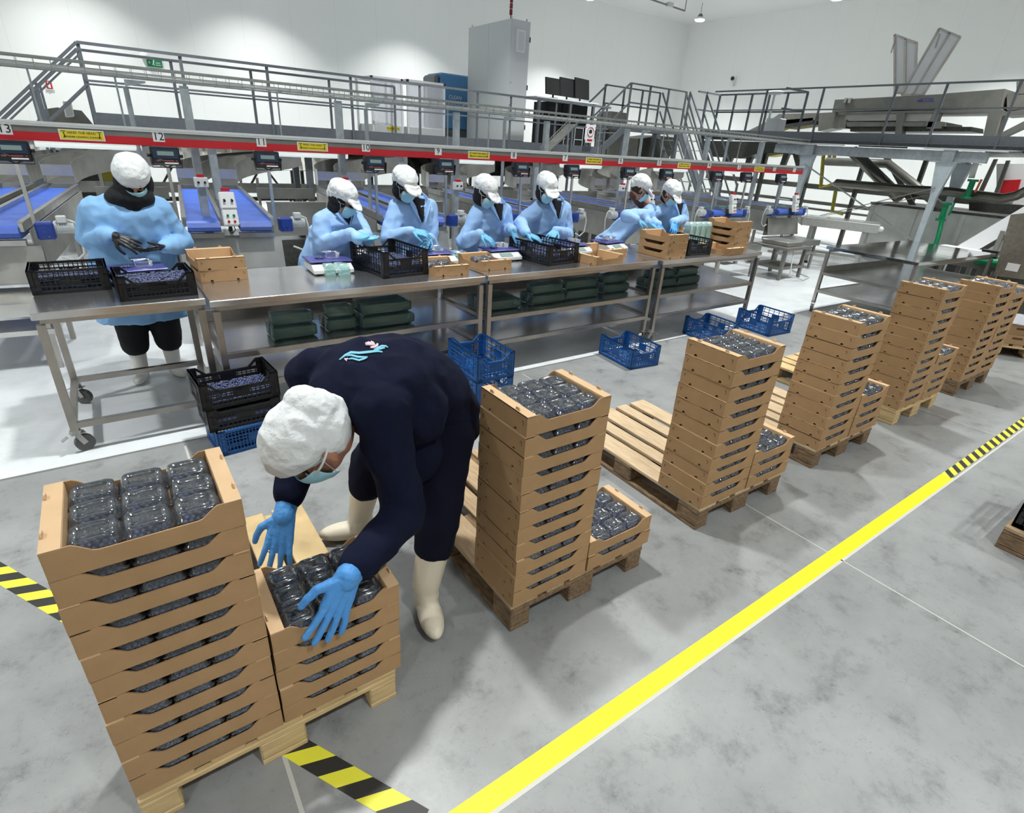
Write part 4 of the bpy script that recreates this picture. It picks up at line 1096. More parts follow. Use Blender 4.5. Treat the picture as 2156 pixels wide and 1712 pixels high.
for k in range(3): MB().cyl((0, 0, .10 + k * .10), (0, 0, .19 + k * .10), .032, n=14).build('red_lens', mat('dark_red_lens', (.20, .01, .015), .25) if k == 0 else bpy.data.materials['dark_red_lens'], lt)
MB().cyl((0, 0, .40), (0, 0, .46), .034, n=14).build('lamp_cap', BLACKM, lt)
# blue machine behind, to the left of the cabinet
p0 = at(918, 168, y=12.7); p1 = at(985, 160, y=12.7)
t = thing('blue_cabinet', 'blue machine cabinet with a grey rounded edge beside the tall grey cabinet', 'machine cabinet', (0, 12.7, 0))
zb = max(at(940, 272, y=12.7).z, ZD + .08)
MB().bb((p0.x + .12, 0, zb), (p1.x + .5, .7, p1.z)).build('blue_body', BLUEP, t, bevel=.03)
MB().bb((p0.x, .02, zb), (p0.x + .115, .68, p1.z - .04)).build('grey_side', GREYP, t, bevel=.05)
MB().bb((p0.x + .02, .04, ZD + .001), (p1.x + .5, .66, max(zb, ZD + .02) - .001)).build('dark_foot', GREYP, t)
text('CLEAN', .11, WTXT, t, (p0.x + .50, -.002, p1.z - .47)); text('SORT SYSTEM', .09, WTXT, t, (p0.x + .58, -.002, p1.z - .60))
MB().bb((p0.x + .36, -.006, zb + .4), (p0.x + .44, -.001, zb + .5)).build('handle', BLACK, t)
# frames / guards of clear sheet
def guard(px0, py0, px1, py1, y, depth, lab, txt=False):
    A = at(px0, py0, y=y); B = at(px1, py1, y=y); zt = (A.z + B.z) / 2 + .06; z0 = ZD + .002
    t = thing('guard_booth', lab, 'machine guard', (A.x, y, z0)); W, H = B.x - A.x, zt - z0
    fr = MB()
    for x in (0, W):
        for yy in (0, depth): fr.bb((x - .02, yy - .02, 0), (x + .02, yy + .02, H))
    for yy in (0, depth): fr.bb((-.02, yy - .02, H - .04), (W + .02, yy + .02, H))
    for x in (0, W): fr.bb((x - .02, 0, H - .04), (x + .02, depth, H))
    fr.build('frame', WHITEP, t)
    MB().bb((.021, -.004, .02), (W - .021, .004, H - .041)).build('clear_panel', GLASS, t)
    MB().bb((.021, -.03, .02), (W - .021, depth, .26)).build('machine_base', CABG, t, bevel=.01)
    if txt:
        pl = MB().bb((W * .45, -.034, .16), (W * .85, -.031, .235)).build('yellow_plate', YEL, t); text('DANGER RISK', .045, TXT, pl, (W * .65, -.036, .197))
    for x in (0, W): MB().bb((x - .022, -.022, H - .05), (x + .022, -.018, H)).build('corner_joint', BLACK, t)
    return t
guard(782, 172, 845, 168, 11.75, .8, 'white framed guard with a yellow danger plate on the walkway', True)
guard(858, 185, 935, 172, 11.9, .8, 'white framed guard next to the blue cabinet on the walkway')
# desk with three screens and dark cabinets
q0 = at(1122, 208, y=11.2); 
DX0 = at(1130, 208, y=11.0).x; DX1 = at(1262, 215, y=11.0).x; DZ = at(1180, 208, y=11.0).z
t = thing('computer_desk', 'white topped desk on dark legs holding three black screens', 'desk', (DX0, 11.0, ZD + .002)); H = DZ - ZD; W = DX1 - DX0
MB().bb((0, 0, H - .03), (W, .75, H)).build('desk_top', WHITEP, t, bevel=.005)
for x in (.12, W * .55, W - .12): MB().bb((x - .03, .03, 0), (x + .03, .09, H - .031)).build('leg', GREYP, t)
for i, (pa, pb) in enumerate(((1150, 1192), (1182, 1226), (1216, 1256))):
    xa = at(pa, 190, y=11.05).x; xb = at(pb, 190, y=11.05).x; z0 = ZD + H + .012
    zt = at((pa + pb) / 2, 170, y=11.05).z
    s = thing('monitor', f'{["left", "middle", "right"][i]} of the three black screens on the walkway desk', 'monitor', ((xa + xb) / 2, 11.12 + .06 * i, z0 - .007), .10 + .08 * i)
    hw = (xb - xa) / 2; rt = Matrix.Rotation(-.14, 3, 'X')
    MB().box((0, 0, (zt - z0) / 2 + .06), (hw * 2, .035, (zt - z0)), rt).build('screen_back', BLACKM, s, bevel=.006)
    MB().bb((-.08, -.05, 0), (.08, .1, .012)).bb((-.02, .02, .012), (.02, .04, .1)).build('screen_foot', BLACK, s)
for i, (pa, pb, y) in enumerate(((1150, 1183, 11.30), (1184, 1238, 11.30))):
    xa = at(pa, 230, y=y).x; xb = at(pb, 230, y=y).x
    t = thing('server_cabinet', ['left black computer cabinet with red lights under the desk', 'right black cabinet with a pale framed door under the desk'][i], 'computer cabinet', (xa + .01, y, ZD + .002)); W = xb - xa - .02; H = DZ - ZD - .06
    MB().bb((0, 0, 0), (W, .5, H)).build('cabinet_body', BLACKM, t, bevel=.006)
    if i == 0:
        for z in (H * .62, H * .68): MB().bb((W * .45, -.006, z), (W * .52, -.001, z + .02)).build('red_light', RED, t)
        MB().bb((W * .15, -.005, H * .2), (W * .9, -.0005, H * .9)).build('door', BLACK, t)
    else:
        fr = MB()
        for x0 in (W * .12, W * .55): fr.bb((x0, -.012, H * .05), (x0 + .02, -.001, H * .52)); fr.bb((x0 + W * .34, -.012, H * .05), (x0 + W * .34 + .02, -.001, H * .52)); fr.bb((x0, -.012, H * .5), (x0 + W * .34, -.001, H * .52)); fr.bb((x0, -.012, H * .24), (x0 + W * .34, -.001, H * .26))
        fr.build('pale_frame', CABG, t)
a = at(1236, 262, y=10.42); b = at(1258, 302, y=10.42)
t = thing('no_photo_sign', 'white sign with a red circle around a camera hanging on the walkway railing', 'sign', (a.x, 10.42, b.z)); W, H = .26, a.z - b.z
MB().bb((0, 0, 0), (W, .006, H)).build('sign_board', WHITEP, t)
g = MB(); m = 24
for k in range(m):
    a0, a1 = 2 * PI * k / m, 2 * PI * (k + 1) / m; g.bar((W / 2 + .095 * math.cos(a0), -.003, H * .62 + .095 * math.sin(a0)), (W / 2 + .095 * math.cos(a1), -.003, H * .62 + .095 * math.sin(a1)), .004, .014, up=(0, 1, 0))
g.build('red_ring', RED, t)
MB().bb((W / 2 - .045, -.004, H * .62 - .03), (W / 2 + .045, -.001, H * .62 + .03)).bb((W / 2 - .015, -.004, H * .62 + .03), (W / 2 + .02, -.001, H * .62 + .045)).build('camera_mark', TXT, t)
MB().bb((W * .2, -.004, H * .1), (W * .8, -.001, H * .2)).build('small_red_print', RED, t)
# steep plate ladder in front of the walkway
A = at(1148, 318, y=10.0); B = at(1205, 262, y=10.0)
t = thing('perforated_ramp', 'narrow grey perforated cable ramp slanting up in front of the walkway', 'cable ramp', (0, 10.0, 0))
MB().bar((A.x, 0, A.z), (B.x, 0, B.z), .35, .012).build('ramp_plate', MACHG, t)
rr_ = MB(); d = (B - A)
for s in (-1, 1): rr_.bar((A.x, s * .18, A.z + .05), (B.x, s * .18, B.z + .05), .012, .012)
for i in range(15): p = A + d * (i / 14); rr_.bar((p.x, -.18, p.z), (p.x, -.18, p.z + .06), .008); rr_.bar((p.x, .18, p.z), (p.x, .18, p.z + .06), .008)
for i in range(22): p = A + d * (i / 21); rr_.bar((p.x, -.17, p.z + .008), (p.x, .17, p.z + .008), .006)
rr_.build('wire_sides', MESHG, t); MB().bb((A.x - .02, -.02, 0), (A.x + .02, .02, A.z)).bb((B.x - .02, -.02, 0), (B.x + .02, .02, B.z)).build('ramp_post', GREYP, t)

# ------------------------------------------------------------------ wall items
def wallsign(px0, py0, px1, py1, lab, name, m, deco):
    A = at(px0, py0, y=YB - .03); B = at(px1, py1, y=YB - .03)
    t = thing(name, lab, 'sign', (A.x, YB - .03, B.z)); W, H = B.x - A.x, A.z - B.z
    MB().bb((0, 0, 0), (W, .025, H)).build('sign_plate', m, t); deco(t, W, H); return t
def ex(t, W, H):
    MB().bb((.02, -.004, .02), (W - .02, -.001, H - .02)).build('green_field', GRN, t)
    text('EXIT', H * .28, WTXT, t, (W * .74, -.006, H * .5)); text('SALIDA', H * .2, WTXT, t, (W * .74, -.006, H * .24))
    g = MB(); g.ball((W * .45, -.005, H * .78), (H * .07, .002, H * .07), 8, 6); g.bar((W * .45, -.005, H * .7), (W * .40, -.005, H * .42), .002, H * .12, up=(1, 0, 0)); g.bar((W * .40, -.005, H * .42), (W * .48, -.005, H * .16), .002, H * .07, up=(1, 0, 0)); g.bar((W * .40, -.005, H * .42), (W * .32, -.005, H * .2), .002, H * .07, up=(1, 0, 0))
    g.bar((W * .30, -.005, H * .5), (W * .1, -.005, H * .5), .002, H * .09, up=(1, 0, 0)); g.bar((W * .1, -.005, H * .5), (W * .17, -.005, H * .66), .002, H * .07, up=(1, 0, 0)); g.bar((W * .1, -.005, H * .5), (W * .17, -.005, H * .34), .002, H * .07, up=(1, 0, 0)); g.build('white_runner', WTXT, t)
wallsign(308, 122, 343, 143, 'green emergency exit sign with a running figure on the back wall', 'exit_sign', GRN, ex)
def fi(t, W, H):
    MB().bb((.02, -.004, .02), (W - .02, -.001, H - .02)).build('red_field', RED, t)
    MB().cyl((W * .5, -.007, H * .2), (W * .5, -.007, H * .68), W * .17, n=10).ball((W * .5, -.007, H * .68), W * .17, 8, 6).build('white_extinguisher', WTXT, t)
wallsign(91, 167, 115, 190, 'red and white fire extinguisher sign on the back wall', 'fire_sign', WHITEP, fi)
A = at(304, 117, y=YB - .12); t = tag(MB().ball((A.x, YB - .1, A.z), (.10, .1, .07), 12, 8).build('wall_detector', WHITEP, smooth=True), 'small white dome fitting on the wall above the exit sign', 'wall fitting')
A = at(1540, 180, x=XR - .15)
t = thing('wall_camera', 'small white bracket camera on the right wall', 'camera', A); MB().tube([(.14, 0, .0), (.0, 0, -.02), (-.02, 0, .10), (.0, 0, .20)], .035, 8).build('bracket', WHITEP, t, smooth=True); MB().ball((-.02, 0, .22), .07, 10, 8).build('camera_head', BLACK, t, smooth=True)
# machine hood seen above the left stair
t = thing('hopper', 'grey machine hopper with a small motor behind the left stair', 'hopper', (0, 0, 0)); yh = 14.6
pp = [at(a_, b_, y=yh) for a_, b_ in ((72, 262), (92, 230), (120, 226), (172, 233), (196, 262))]
MB().prism([(pp[0].x, 0)] + [(p.x, p.z) for p in pp] + [(pp[-1].x, 0)], yh, yh + .9, 'y').build('hopper_body', MACHG, t)
pp = [at(a_, b_, y=yh - .3) for a_, b_ in ((131, 211), (149, 210), (157, 246), (138, 248))]
MB().prism([(p.x, p.z) for p in pp], yh - .3, yh - .001, 'y').build('motor_housing', CABG, t, bevel=.02)
# clutter behind, below the walkway at left
for i, (px, wd, m, lab) in enumerate(((222, .22, YELP, 'yellow upright part of a machine under the walkway'), (262, .22, CABG, 'pale upright machine part under the walkway, left of the blue one'), (283, .25, BLUEM, 'blue drum under the walkway behind the first worker'), (180, .7, DARKST, 'dark machine block under the left end of the walkway'))):
    A = at(px, 345, y=11.9 + .1 * i)
    o = MB().bb((-wd / 2, 0, 0), (wd / 2, .25, 1.72)).build('machine_column', m, loc=(A.x, 13.55 + .02 * i, 0), bevel=.01); tag(o, lab, 'machine part')
# far dark machines between walkway and crossing
def block(name, cat, lab, y, polypx, dep, m, x=None):
    pts = [at(px, py, y=y) for px, py in polypx]
    o = MB().prism([(p.x, p.z) for p in pts], y, y + dep, 'y').build(name, m); return tag(o, lab, cat)
block('dark_hopper', 'machine part', 'dark weathered machine hopper below the crossing platform', 12.2, [(1340, 330), (1345, 292), (1390, 286), (1422, 290), (1418, 318), (1400, 345)], .8, DARKST)
q = at(1370, 335, y=12.2); tag(MB().bb((q.x - .3, 12.4, 0), (q.x - .2, 12.5, q.z + .1)).build('hopper_stand', DARKST), 'dark stand under the weathered hopper below the crossing platform', 'stand')

# ------------------------------------------------------------------ crossing platform with ladders (middle right)
def railset(t, y, pts_top, posts, z0, rails=(.94, .48)):
    pass
t = thing('crossing_platform', 'small raised crossing platform with railings, right of the computer desk', 'platform', (0, 0, 0)); yp = 11.2
P = lambda px, py, y=yp: at(px, py, y=y)
a0, a1 = P(1318, 262), P(1432, 274)
z0 = (a0.z + a1.z) / 2
MB().bb((a0.x, yp, z0 - .12), (a1.x, yp + .9, z0)).build('deck', GREYP, t)
zt = (P(1340, 177).z + P(1444, 193).z) / 2
for yy in (yp - .02, yp + .9):
    for z in (zt, (zt + z0) / 2 + .04): MB().bb((a0.x, yy, z - .02), (a1.x, yy + .03, z + .015)).build('railing_bar', GREYP, t)
    for k in range(4):
        x = a0.x + (a1.x - a0.x) * k / 3; MB().bb((x - .025, yy, z0), (x + .025, yy + .03, zt)).build('railing_post', GREYP, t)
for x in (a0.x + .05, a1.x - .05):
    for yy in (yp + .05, yp + .85): MB().bb((x - .05, yy - .05, 0), (x + .05, yy + .05, z0 - .121)).build('platform_leg', GREYP, t)
for sx, x, lab in ((-1, a0.x, 'left'), (1, a1.x, 'right')):
    s = thing('crossing_stair', f'grey steel stair on the {lab} side of the crossing platform', 'stair', (0, 0, 0)); L_ = 1.0 if sx < 0 else 2.0; dz = .80 if sx < 0 else z0 - .1
    for yy in (yp + .02, yp + .84):
        MB().bar((x + sx * .03, yy, z0 - .1), (x + sx * L_, yy, z0 - dz), .04, .16).build('stringer', GREYP, s)
        MB().bar((x, yy - .0, zt), (x + sx * L_, yy, zt - dz), .035).bar((x, yy, (zt + z0) / 2), (x + sx * L_, yy, (zt + z0) / 2 - dz), .03).build('handrail', GREYP, s)
        xx = x + sx * L_ * .96; MB().bb((xx - .02, yy - .02, max(0, z0 - dz * .96)), (xx + .02, yy + .02, zt - dz * .93)).build('handrail_post', GREYP, s)
    n = 4 if sx < 0 else 9
    for k in range(n): MB().bb((x + sx * L_ * (k + .7) / n - .1, yp + .05, z0 - .08 - dz * (k + .7) / n), (x + sx * L_ * (k + .7) / n + .1, yp + .82, z0 - .06 - dz * (k + .7) / n)).build('tread', STEEL2, s)
A = P(1285, 262, 11.9); B = P(1320, 238, 11.9)
tag(MB().bb((A.x, 11.9, 0), (B.x, 12.4, B.z)).build('grey_hopper_box', MACHG, bevel=.01), 'grey steel box machine with a blue mark behind the crossing stair', 'machine part')
# ================================================================== right-hand platform and machines (running along y)
XPL = 13.0
def PX_(px, py, x=XPL): return at(px, py, x=x)
zb0, zb1 = 2.33, 2.50
t = thing('right_platform', 'long dark grey steel platform with railings crossing the right side', 'platform', (0, 0, 0))
Y0, Y1 = 1.2, 10.1
MB().bb((XPL, Y0, 2.30), (XPL + .02, Y1, 2.52)).bb((XPL - .05, Y0, 2.36), (XPL, Y1, 2.372)).bb((XPL - .05, Y0, 2.30), (XPL, Y1, 2.31)).build('front_beam', GREYP, t)
MB().bb((XPL + .021, Y0, 2.40), (XPL + 1.3, Y1, 2.42)).build('deck', GREYP, t)
for z, wd in ((3.36, .030), (2.95, .024)): MB().bb((XPL - .02, Y0, z - wd / 2), (XPL + .02, Y1 - .2, z + wd / 2)).build('railing_bar', GREYP, t)
for px in (1608, 1725, 1875, 1978, 2128, 1485):
    p = PX_(px, 230); MB().bb((XPL - .03, p.y - .019, 2.31), (XPL + .0, p.y + .019, 3.36)).build('railing_post', GREYP, t)
# inner box railing at the left part
yb_ = [PX_(1517, 200, 13.9).y, PX_(1700, 200, 13.9).y]
ib = MB()
for z in (3.38, 2.98): ib.bb((13.88, yb_[1], z - .018), (13.92, yb_[0], z + .018)); ib.bb((13.0, yb_[1] - .02, z - .018), (13.9, yb_[1] + .02, z + .018)); ib.bb((13.0, yb_[0] - .02, z - .018), (13.9, yb_[0] + .02, z + .018))
for k in range(6): y = yb_[1] + (yb_[0] - yb_[1]) * k / 5; ib.bb((13.88, y - .02, 2.43), (13.92, y + .02, 3.38))
ib.build('inner_railing', GREYP, t)
# long pale strips and black strips under the beam
for y0, y1, m, nm in ((3.6, 4.9, ALU, 'pale_light_strip'), (6.4, 7.9, ALU, 'pale_light_strip'), (5.2, 6.1, BLACKM, 'black_strip'), (2.2, 3.4, BLACKM, 'black_strip')): MB().bb((XPL - .055, y0, 2.27), (XPL - .01, y1, 2.295)).build(nm, m, t)
MB().bb((XPL + .05, 3.9, 2.08), (XPL + .17, 8.0, 2.26)).build('cross_beam', GALV, t)
t2 = thing('stair_to_right_platform', 'steep grey stair rising to the left end of the right platform', 'stair', (0, 0, 0))
for x in (12.3, 12.95):
    A = at(1490, 345, x=x); B = at(1432, 262, x=x)
    MB().bar((x, 10.1, 2.40), (x, 8.9, .6), .04, .16, up=(1, 0, 0)).build('stringer', GREYP, t2)
    MB().bar((x, 10.1, 3.3), (x, 8.7, 1.3), .035).bar((x, 10.1, 2.9), (x, 8.8, 1.0), .03).build('handrail', GREYP, t2)
    MB().bb((x - .02, 8.68, 0), (x + .02, 8.72, 1.35)).bb((x - .02, 10.08, 2.4), (x + .02, 10.12, 3.3)).build('handrail_post', GREYP, t2)
for k in range(8): MB().bb((12.33, 8.95 + k * .145, .72 + k * .215), (12.92, 9.13 + k * .145, .735 + k * .215)).build('tread', STEEL2, t2)
# tapered columns with gussets and cross braces
def column(y, lab, x=XPL + .03):
    c = thing('platform_column', lab, 'column', (x, y, 0))
    MB().add([(-.045, -.05, 0), (.045, -.05, 0), (.045, .05, 0), (-.045, .05, 0), (-.045, -.055, 1.45), (.045, -.055, 1.45), (.045, .055, 1.45), (-.045, .055, 1.45), (-.05, -.16, 2.06), (.05, -.16, 2.06), (.05, .16, 2.06), (-.05, .16, 2.06)],
             [[3, 2, 1, 0], [0, 1, 5, 4], [1, 2, 6, 5], [2, 3, 7, 6], [3, 0, 4, 7], [4, 5, 9, 8], [5, 6, 10, 9], [6, 7, 11, 10], [7, 4, 8, 11], [8, 9, 10, 11]]).build('column_shaft', PALEG, c)
    MB().bb((-.10, -.26, 2.061), (.12, .26, 2.075)).bb((-.05, -.10, 2.076), (.05, .10, 2.29)).build('head_plate', GALV, c)
    MB().bb((-.12, -.14, 0), (.12, .14, .015)).build('foot_plate', GALV, c)
    return c
YC0 = PX_(1985, 360).y; YC1 = PX_(1700, 330).y
column(YC0, 'pale blue-grey platform column near the empty table'); column(YC1, 'pale blue-grey platform column beyond the end of the number board')
column(YC0 + .05, 'darker rear platform column behind the pale one', XPL + 1.05); 
t = thing('cross_bracing', 'crossed steel braces between the two platform columns', 'bracing', (XPL + .03, 0, 0))
MB().bar((-.07, YC1, 1.88), (-.07, YC0, .62), .012, .07, up=(1, 0, 0)).bar((-.07, YC1 - .3, .35), (-.07, YC0, .22), .012, .05, up=(1, 0, 0)).build('flat_brace', GALV, t)
MB().bar((-.09, YC1, .62), (-.09, YC0, 1.62), .012, .05, up=(1, 0, 0)).bar((1.0, YC1, .72), (1.0, YC0, 1.6), .012, .05, up=(1, 0, 0)).build('rear_brace', FRAMEST, t)

# inspection machine on the platform
XM = 14.6
def pm(px, py, x=XM): return at(px, py, x=x)
t = thing('inspection_machine', 'long grey inspection machine with blue lettering on the right platform', 'inspection machine', (XM, 0, 0))
def slab(x0, x1, pts, name, m=MACHG, par=t):
    pp = [pm(px, py, XM + x0) for px, py in pts]; return MB().prism([(p.y, p.z) for p in pp], x0, x1, 'x').build(name, m, par)
slab(0, .9, [(1758, 210), (1985, 198), (1983, 228), (1752, 236)], 'upper_cover_left')
slab(0, .9, [(1987, 197), (2116, 187), (2107, 228), (1984, 229)], 'upper_cover_right')
slab(.02, .5, [(1780, 240), (1898, 237), (1894, 254), (1778, 255)], 'window_panel_left', STEEL2)
slab(.02, .5, [(1908, 237), (1965, 235), (1960, 256), (1903, 256)], 'window_panel_right', STEEL2)
slab(-.02, .9, [(1765, 236), (2108, 229), (2108, 236), (1765, 241)], 'middle_rail')
slab(-.04, .9, [(1782, 257), (1990, 257), (1990, 266), (1782, 266)], 'lower_rail')
slab(.1, .8, [(1790, 267), (2045, 267), (2045, 277), (1790, 277)], 'dark_underside', DARKST)
slab(-.05, .2, [(1888, 236), (1906, 236), (1896, 284), (1884, 284)], 'frame_leg'); slab(-.05, .2, [(1975, 218), (1985, 218), (1962, 268), (1950, 268)], 'frame_leg'); slab(-.05, .2, [(2082, 232), (2112, 232), (2094, 286), (2070, 286)], 'frame_leg')
slab(-.05, .3, [(1950, 256), (1984, 256), (1982, 270), (1950, 270)], 'side_box'); slab(-.05, .3, [(1765, 252), (1782, 252), (1780, 270), (1762, 270)], 'side_box')
slab(.1, .6, [(1725, 238), (1760, 236), (1752, 270), (1722, 276)], 'inlet_plate'); slab(.1, .7, [(1570, 278), (1626, 250), (1640, 240), (1720, 238), (1720, 252), (1650, 262), (1620, 275)], 'inlet_chute')
slab(.1, .7, [(1632, 254), (1712, 248), (1712, 262), (1650, 270), (1636, 264)], 'dark_roller_bed', DARKST)
p = pm(1950, 211, XM - .01); text('eICOEL', .10, BTXT, t, (-.012, p.y, p.z), rot=(PI / 2, 0, -PI / 2), name='maker_lettering')
for px in (1782, 1791): p = pm(px, 212); MB().bb((-.06, p.y - .03, p.z - .05), (-.001, p.y + .03, p.z + .05)).build('latch', STEEL, t)
insp = t
# machine to the right of it
t = thing('conveyor_frame', 'grey machine frame with a slanting arm at the right edge above the platform', 'machine frame', (XM, 0, 0))
slab(0, .6, [(2110, 236), (2170, 228), (2170, 240), (2110, 244)], 'top_beam', MACHG, t); slab(0, .2, [(2095, 286), (2170, 248), (2170, 262), (2110, 290)], 'slanting_arm', MACHG, t); slab(.1, .9, [(2120, 200), (2170, 196), (2170, 228), (2120, 232)], 'machine_box', MACHG, t)
slab(.1, .9, [(2140, 172), (2175, 170), (2175, 196), (2140, 200)], 'grey_cabinet', MACHG, t)
LIDM = mat('pale_lid_sheet', (.80, .80, .81), .5)
def INSP_LID(lab, x):
    o = MB().bb((-.02, 0, 0), (.0, .001, .001)).build('raised_lid', FRAMEST, insp, loc=(x - XM, 0, 0)); o['label'] = lab; return o
# opened frame lids
for i, (pts, lab, x) in enumerate((([(1884, 73), (1884, 196), (1926, 196), (1930, 90)], 'narrow pale lid standing upright above the inspection machine', XM + .5), ([(1978, 60), (2022, 78), (1944, 200), (1898, 200)], 'pale lid leaning to the right above the inspection machine', XM + .35))):
    pp = [at(a, b, x=x) for a, b in pts]; t = INSP_LID(lab, x)
    MB().prism([(p.y, p.z) for p in pp], 0, .012, 'x').build('lid_sheet', LIDM, t)
    fr = MB()
    for k in range(4): a_, b_ = pp[k], pp[(k + 1) % 4]; fr.bar((0, a_.y, a_.z), (0, b_.y, b_.z), .04)
    m1, m2 = ((pp[0] + pp[3]) / 2, (pp[1] + pp[2]) / 2) if i == 0 else ((pp[0] + pp[1]) / 2, (pp[2] + pp[3]) / 2)
    fr.bar((0, m1.y, m1.z), (0, m2.y, m2.z), .04); fr.bar((-.03, pp[0].y - .05, pp[0].z - .1), (-.03, pp[0].y - .05, pp[0].z - .35), .02); fr.build('lid_frame', FRAMEST, t)
# lamp on a stalk and small box
p = pm(1632, 195, 13.6); t = thing('stalk_lamp', 'flat grey lamp head on a thin stalk rising from the platform', 'lamp', (13.6, p.y, 2.421))
MB().cyl((0, 0, 0), (0, 0, p.z - 2.45), .025).build('stalk', CABG, t); MB().ball((0, 0, p.z - 2.42), (.12, .22, .05), 14, 8).build('lamp_head', CABG, t, smooth=True)
MB().bb((-.12, -.35, 0), (.2, .0, .40)).build('foot_box', CABG, t, bevel=.02)

# ------------------------------------------------------------------ below the platform: tanks, pipes, yellow parts
def yz(x, pts, d, name, m, lab=None, cat=None, par=None, bev=0):
    pp = [at(a, b, x=x) for a, b in pts]; o = MB().prism([(p.y, p.z) for p in pp], x, x + d, 'x').build(name, m, par, bevel=bev)
    return tag(o, lab, cat) if lab else o
TANK = mat('tank_plate', (.74, .75, .71), .5, metal=.0, noise_amt=.12, noise_scale=2.5)
XT = 14.35
t = thing('water_tank', 'large pale steel tank behind the blue-grey column', 'tank', (XT, 0, 0))
def yt(pts, x0, x1, name, m, rnd_=0):
    pp = [at(a, b, x=XT + x0) for a, b in pts]; return MB().prism([(p.y, p.z) for p in pp], x0, x1, 'x').build(name, m, t)
A = at(1835, 430, x=XT); B = at(2300, 470, x=XT)
MB().bb((0, B.y, .25), (1.6, A.y, A.z)).build('tank_wall', TANK, t)
MB().bb((-.03, B.y, A.z + .001), (1.63, A.y + .02, A.z + .05)).build('tank_rim', DARKST, t)
for k in range(5):
    y = A.y - .05 - k * (A.y - B.y) / 4.2; MB().bb((-.05, y - .04, 0), (-.001, y + .04, A.z)).build('tank_rib', TANK, t)
MB().bb((.05, B.y, 0), (1.5, A.y, .249)).build('tank_base', DARKST, t)
def pipe(pts, r, lab, m, cat='pipe', name='steel_pipe'):
    o = MB().tube([at(a, b, x=x) for a, b, x in pts], r, 12).build(name, m, smooth=True); return tag(o, lab, cat)
PIPE = mat('dark_steel_pipe', (.22, .21, .18), .3, metal=.9)
pipe([(1760, 385, 13.9), (1900, 398, 13.85), (2000, 404, 13.8), (2110, 418, 13.7), (2140, 412, 13.6), (2175, 395, 13.5)], .085, 'thick dark steel pipe running level above the tank', PIPE)
pipe([(1795, 318, 14.3), (1895, 418, 14.1)], .12, 'thick dark pipe sloping down from the platform to the tank', PIPE)
pipe([(1740, 340, 14.5), (1870, 345, 14.5), (1920, 385, 14.5), (1985, 440, 14.4)], .09, 'grey channel bending down behind the sloping pipe', MACHG)
pipe([(2062, 320, 13.6), (2045, 375, 13.6)], .05, 'pale vertical pipe ending in a green valve', TANK)
pipe([(2075, 325, 13.7), (2160, 325, 13.5)], .05, 'pale level pipe below the platform at the right', TANK)
for i, (px, py, x) in enumerate(((2042, 398, 13.55), (1987, 446, 13.5))):
    p = at(px, py, x=x); t = thing('green_valve', ['green valve with an orange handle on the pale pipe', 'lower green valve beside the column'][i], 'valve', p)
    MB().cyl((0, 0, -.16), (0, 0, .16), .05, n=12).cyl((0, 0, -.17), (0, 0, -.13), .09, n=12).cyl((0, 0, .13), (0, 0, .17), .09, n=12).build('valve_body', GREENP, t)
    MB().bar((-.06, -.12, -.05), (-.06, -.14, .18), .03).build('valve_handle', mat('orange_handle', (.6, .12, .02), .5) if i == 0 else GREENP, t)
pipe([(1987, 450, 13.5), (1975, 500, 13.35), (1962, 540, 13.35), (1955, 600, 13.35)], .04, 'green hose hanging down behind the pale column', GREENP, 'hose', 'green_hose')
wb = yz(16.2, [(2098, 345), (2160, 345), (2160, 430), (2098, 430)], .05, 'white_notice_board', WHITEP, 'white notice board behind the platform frame at right', 'board')
yz(16.1, [(2103, 380), (2149, 378), (2140, 410), (2096, 408)], .05, 'red_notice_board', RED, par=wb)
for i, pts in enumerate(([(2092, 335), (2100, 335), (2052, 440), (2042, 440)], [(2118, 338), (2126, 338), (2090, 440), (2080, 440)])):
    yz(15.6, pts, .06, 'slanted_upright', MACHG, ['left', 'right'][i] + ' slanted steel upright in front of the notice boards', 'frame')
yz(15.3, [(2040, 425), (2156, 432), (2156, 462), (2040, 452)], .4, 'dark_drive_unit', DARKST, 'dark drive unit lying on the tank edge at right', 'machine part')
# yellow parts and dark frames at centre-right below the platform
t = thing('yellow_ladder_frame', 'yellow painted pipe frame under the platform', 'frame', (0, 0, 0))
for pts in ([(1735, 312), (1728, 395), (1760, 385)], [(1748, 315), (1745, 345)], [(1758, 315), (1755, 345)], [(1760, 400), (1752, 445), (1775, 450)]): MB().tube([at(a, b, x=14.6) for a, b in pts], .045, 8).build('yellow_tube', YELP, t)
yz(15.5, [(1600, 300), (1700, 290), (1690, 318), (1610, 330)], .5, 'yellow_edged_hopper', YELP, 'dirty yellow hopper under the left part of the platform', 'hopper')
fh = yz(15.0, [(1470, 296), (1690, 300), (1660, 325), (1600, 322), (1560, 334), (1500, 330)], .6, 'dark_feed_hopper', DARKST, 'dark feed hoppers under the left end of the platform', 'hopper')
for i, (a_, b_) in enumerate(((1535, 1522), (1575, 1566), (1600, 1596), (1650, 1640), (1668, 1676))):
    yz(15.2, [(a_, 322), (a_ + 12, 322), (b_ + 10, 352), (b_, 352)], .1, 'hopper_leg', DARKST, par=fh)
for i, (y0, z0, z1) in enumerate(((4.9, 1.30, 1.42), (5.4, .92, 1.0), (6.2, .75, .8))):
    tag(MB().bb((15.4 + .3 * i, y0 - 1, z0), (15.55 + .3 * i, 11.5, z1)).build('long_steel_beam', MACHG), ['upper', 'middle', 'lower'][i] + ' long steel beam behind the columns near the right wall', 'beam')
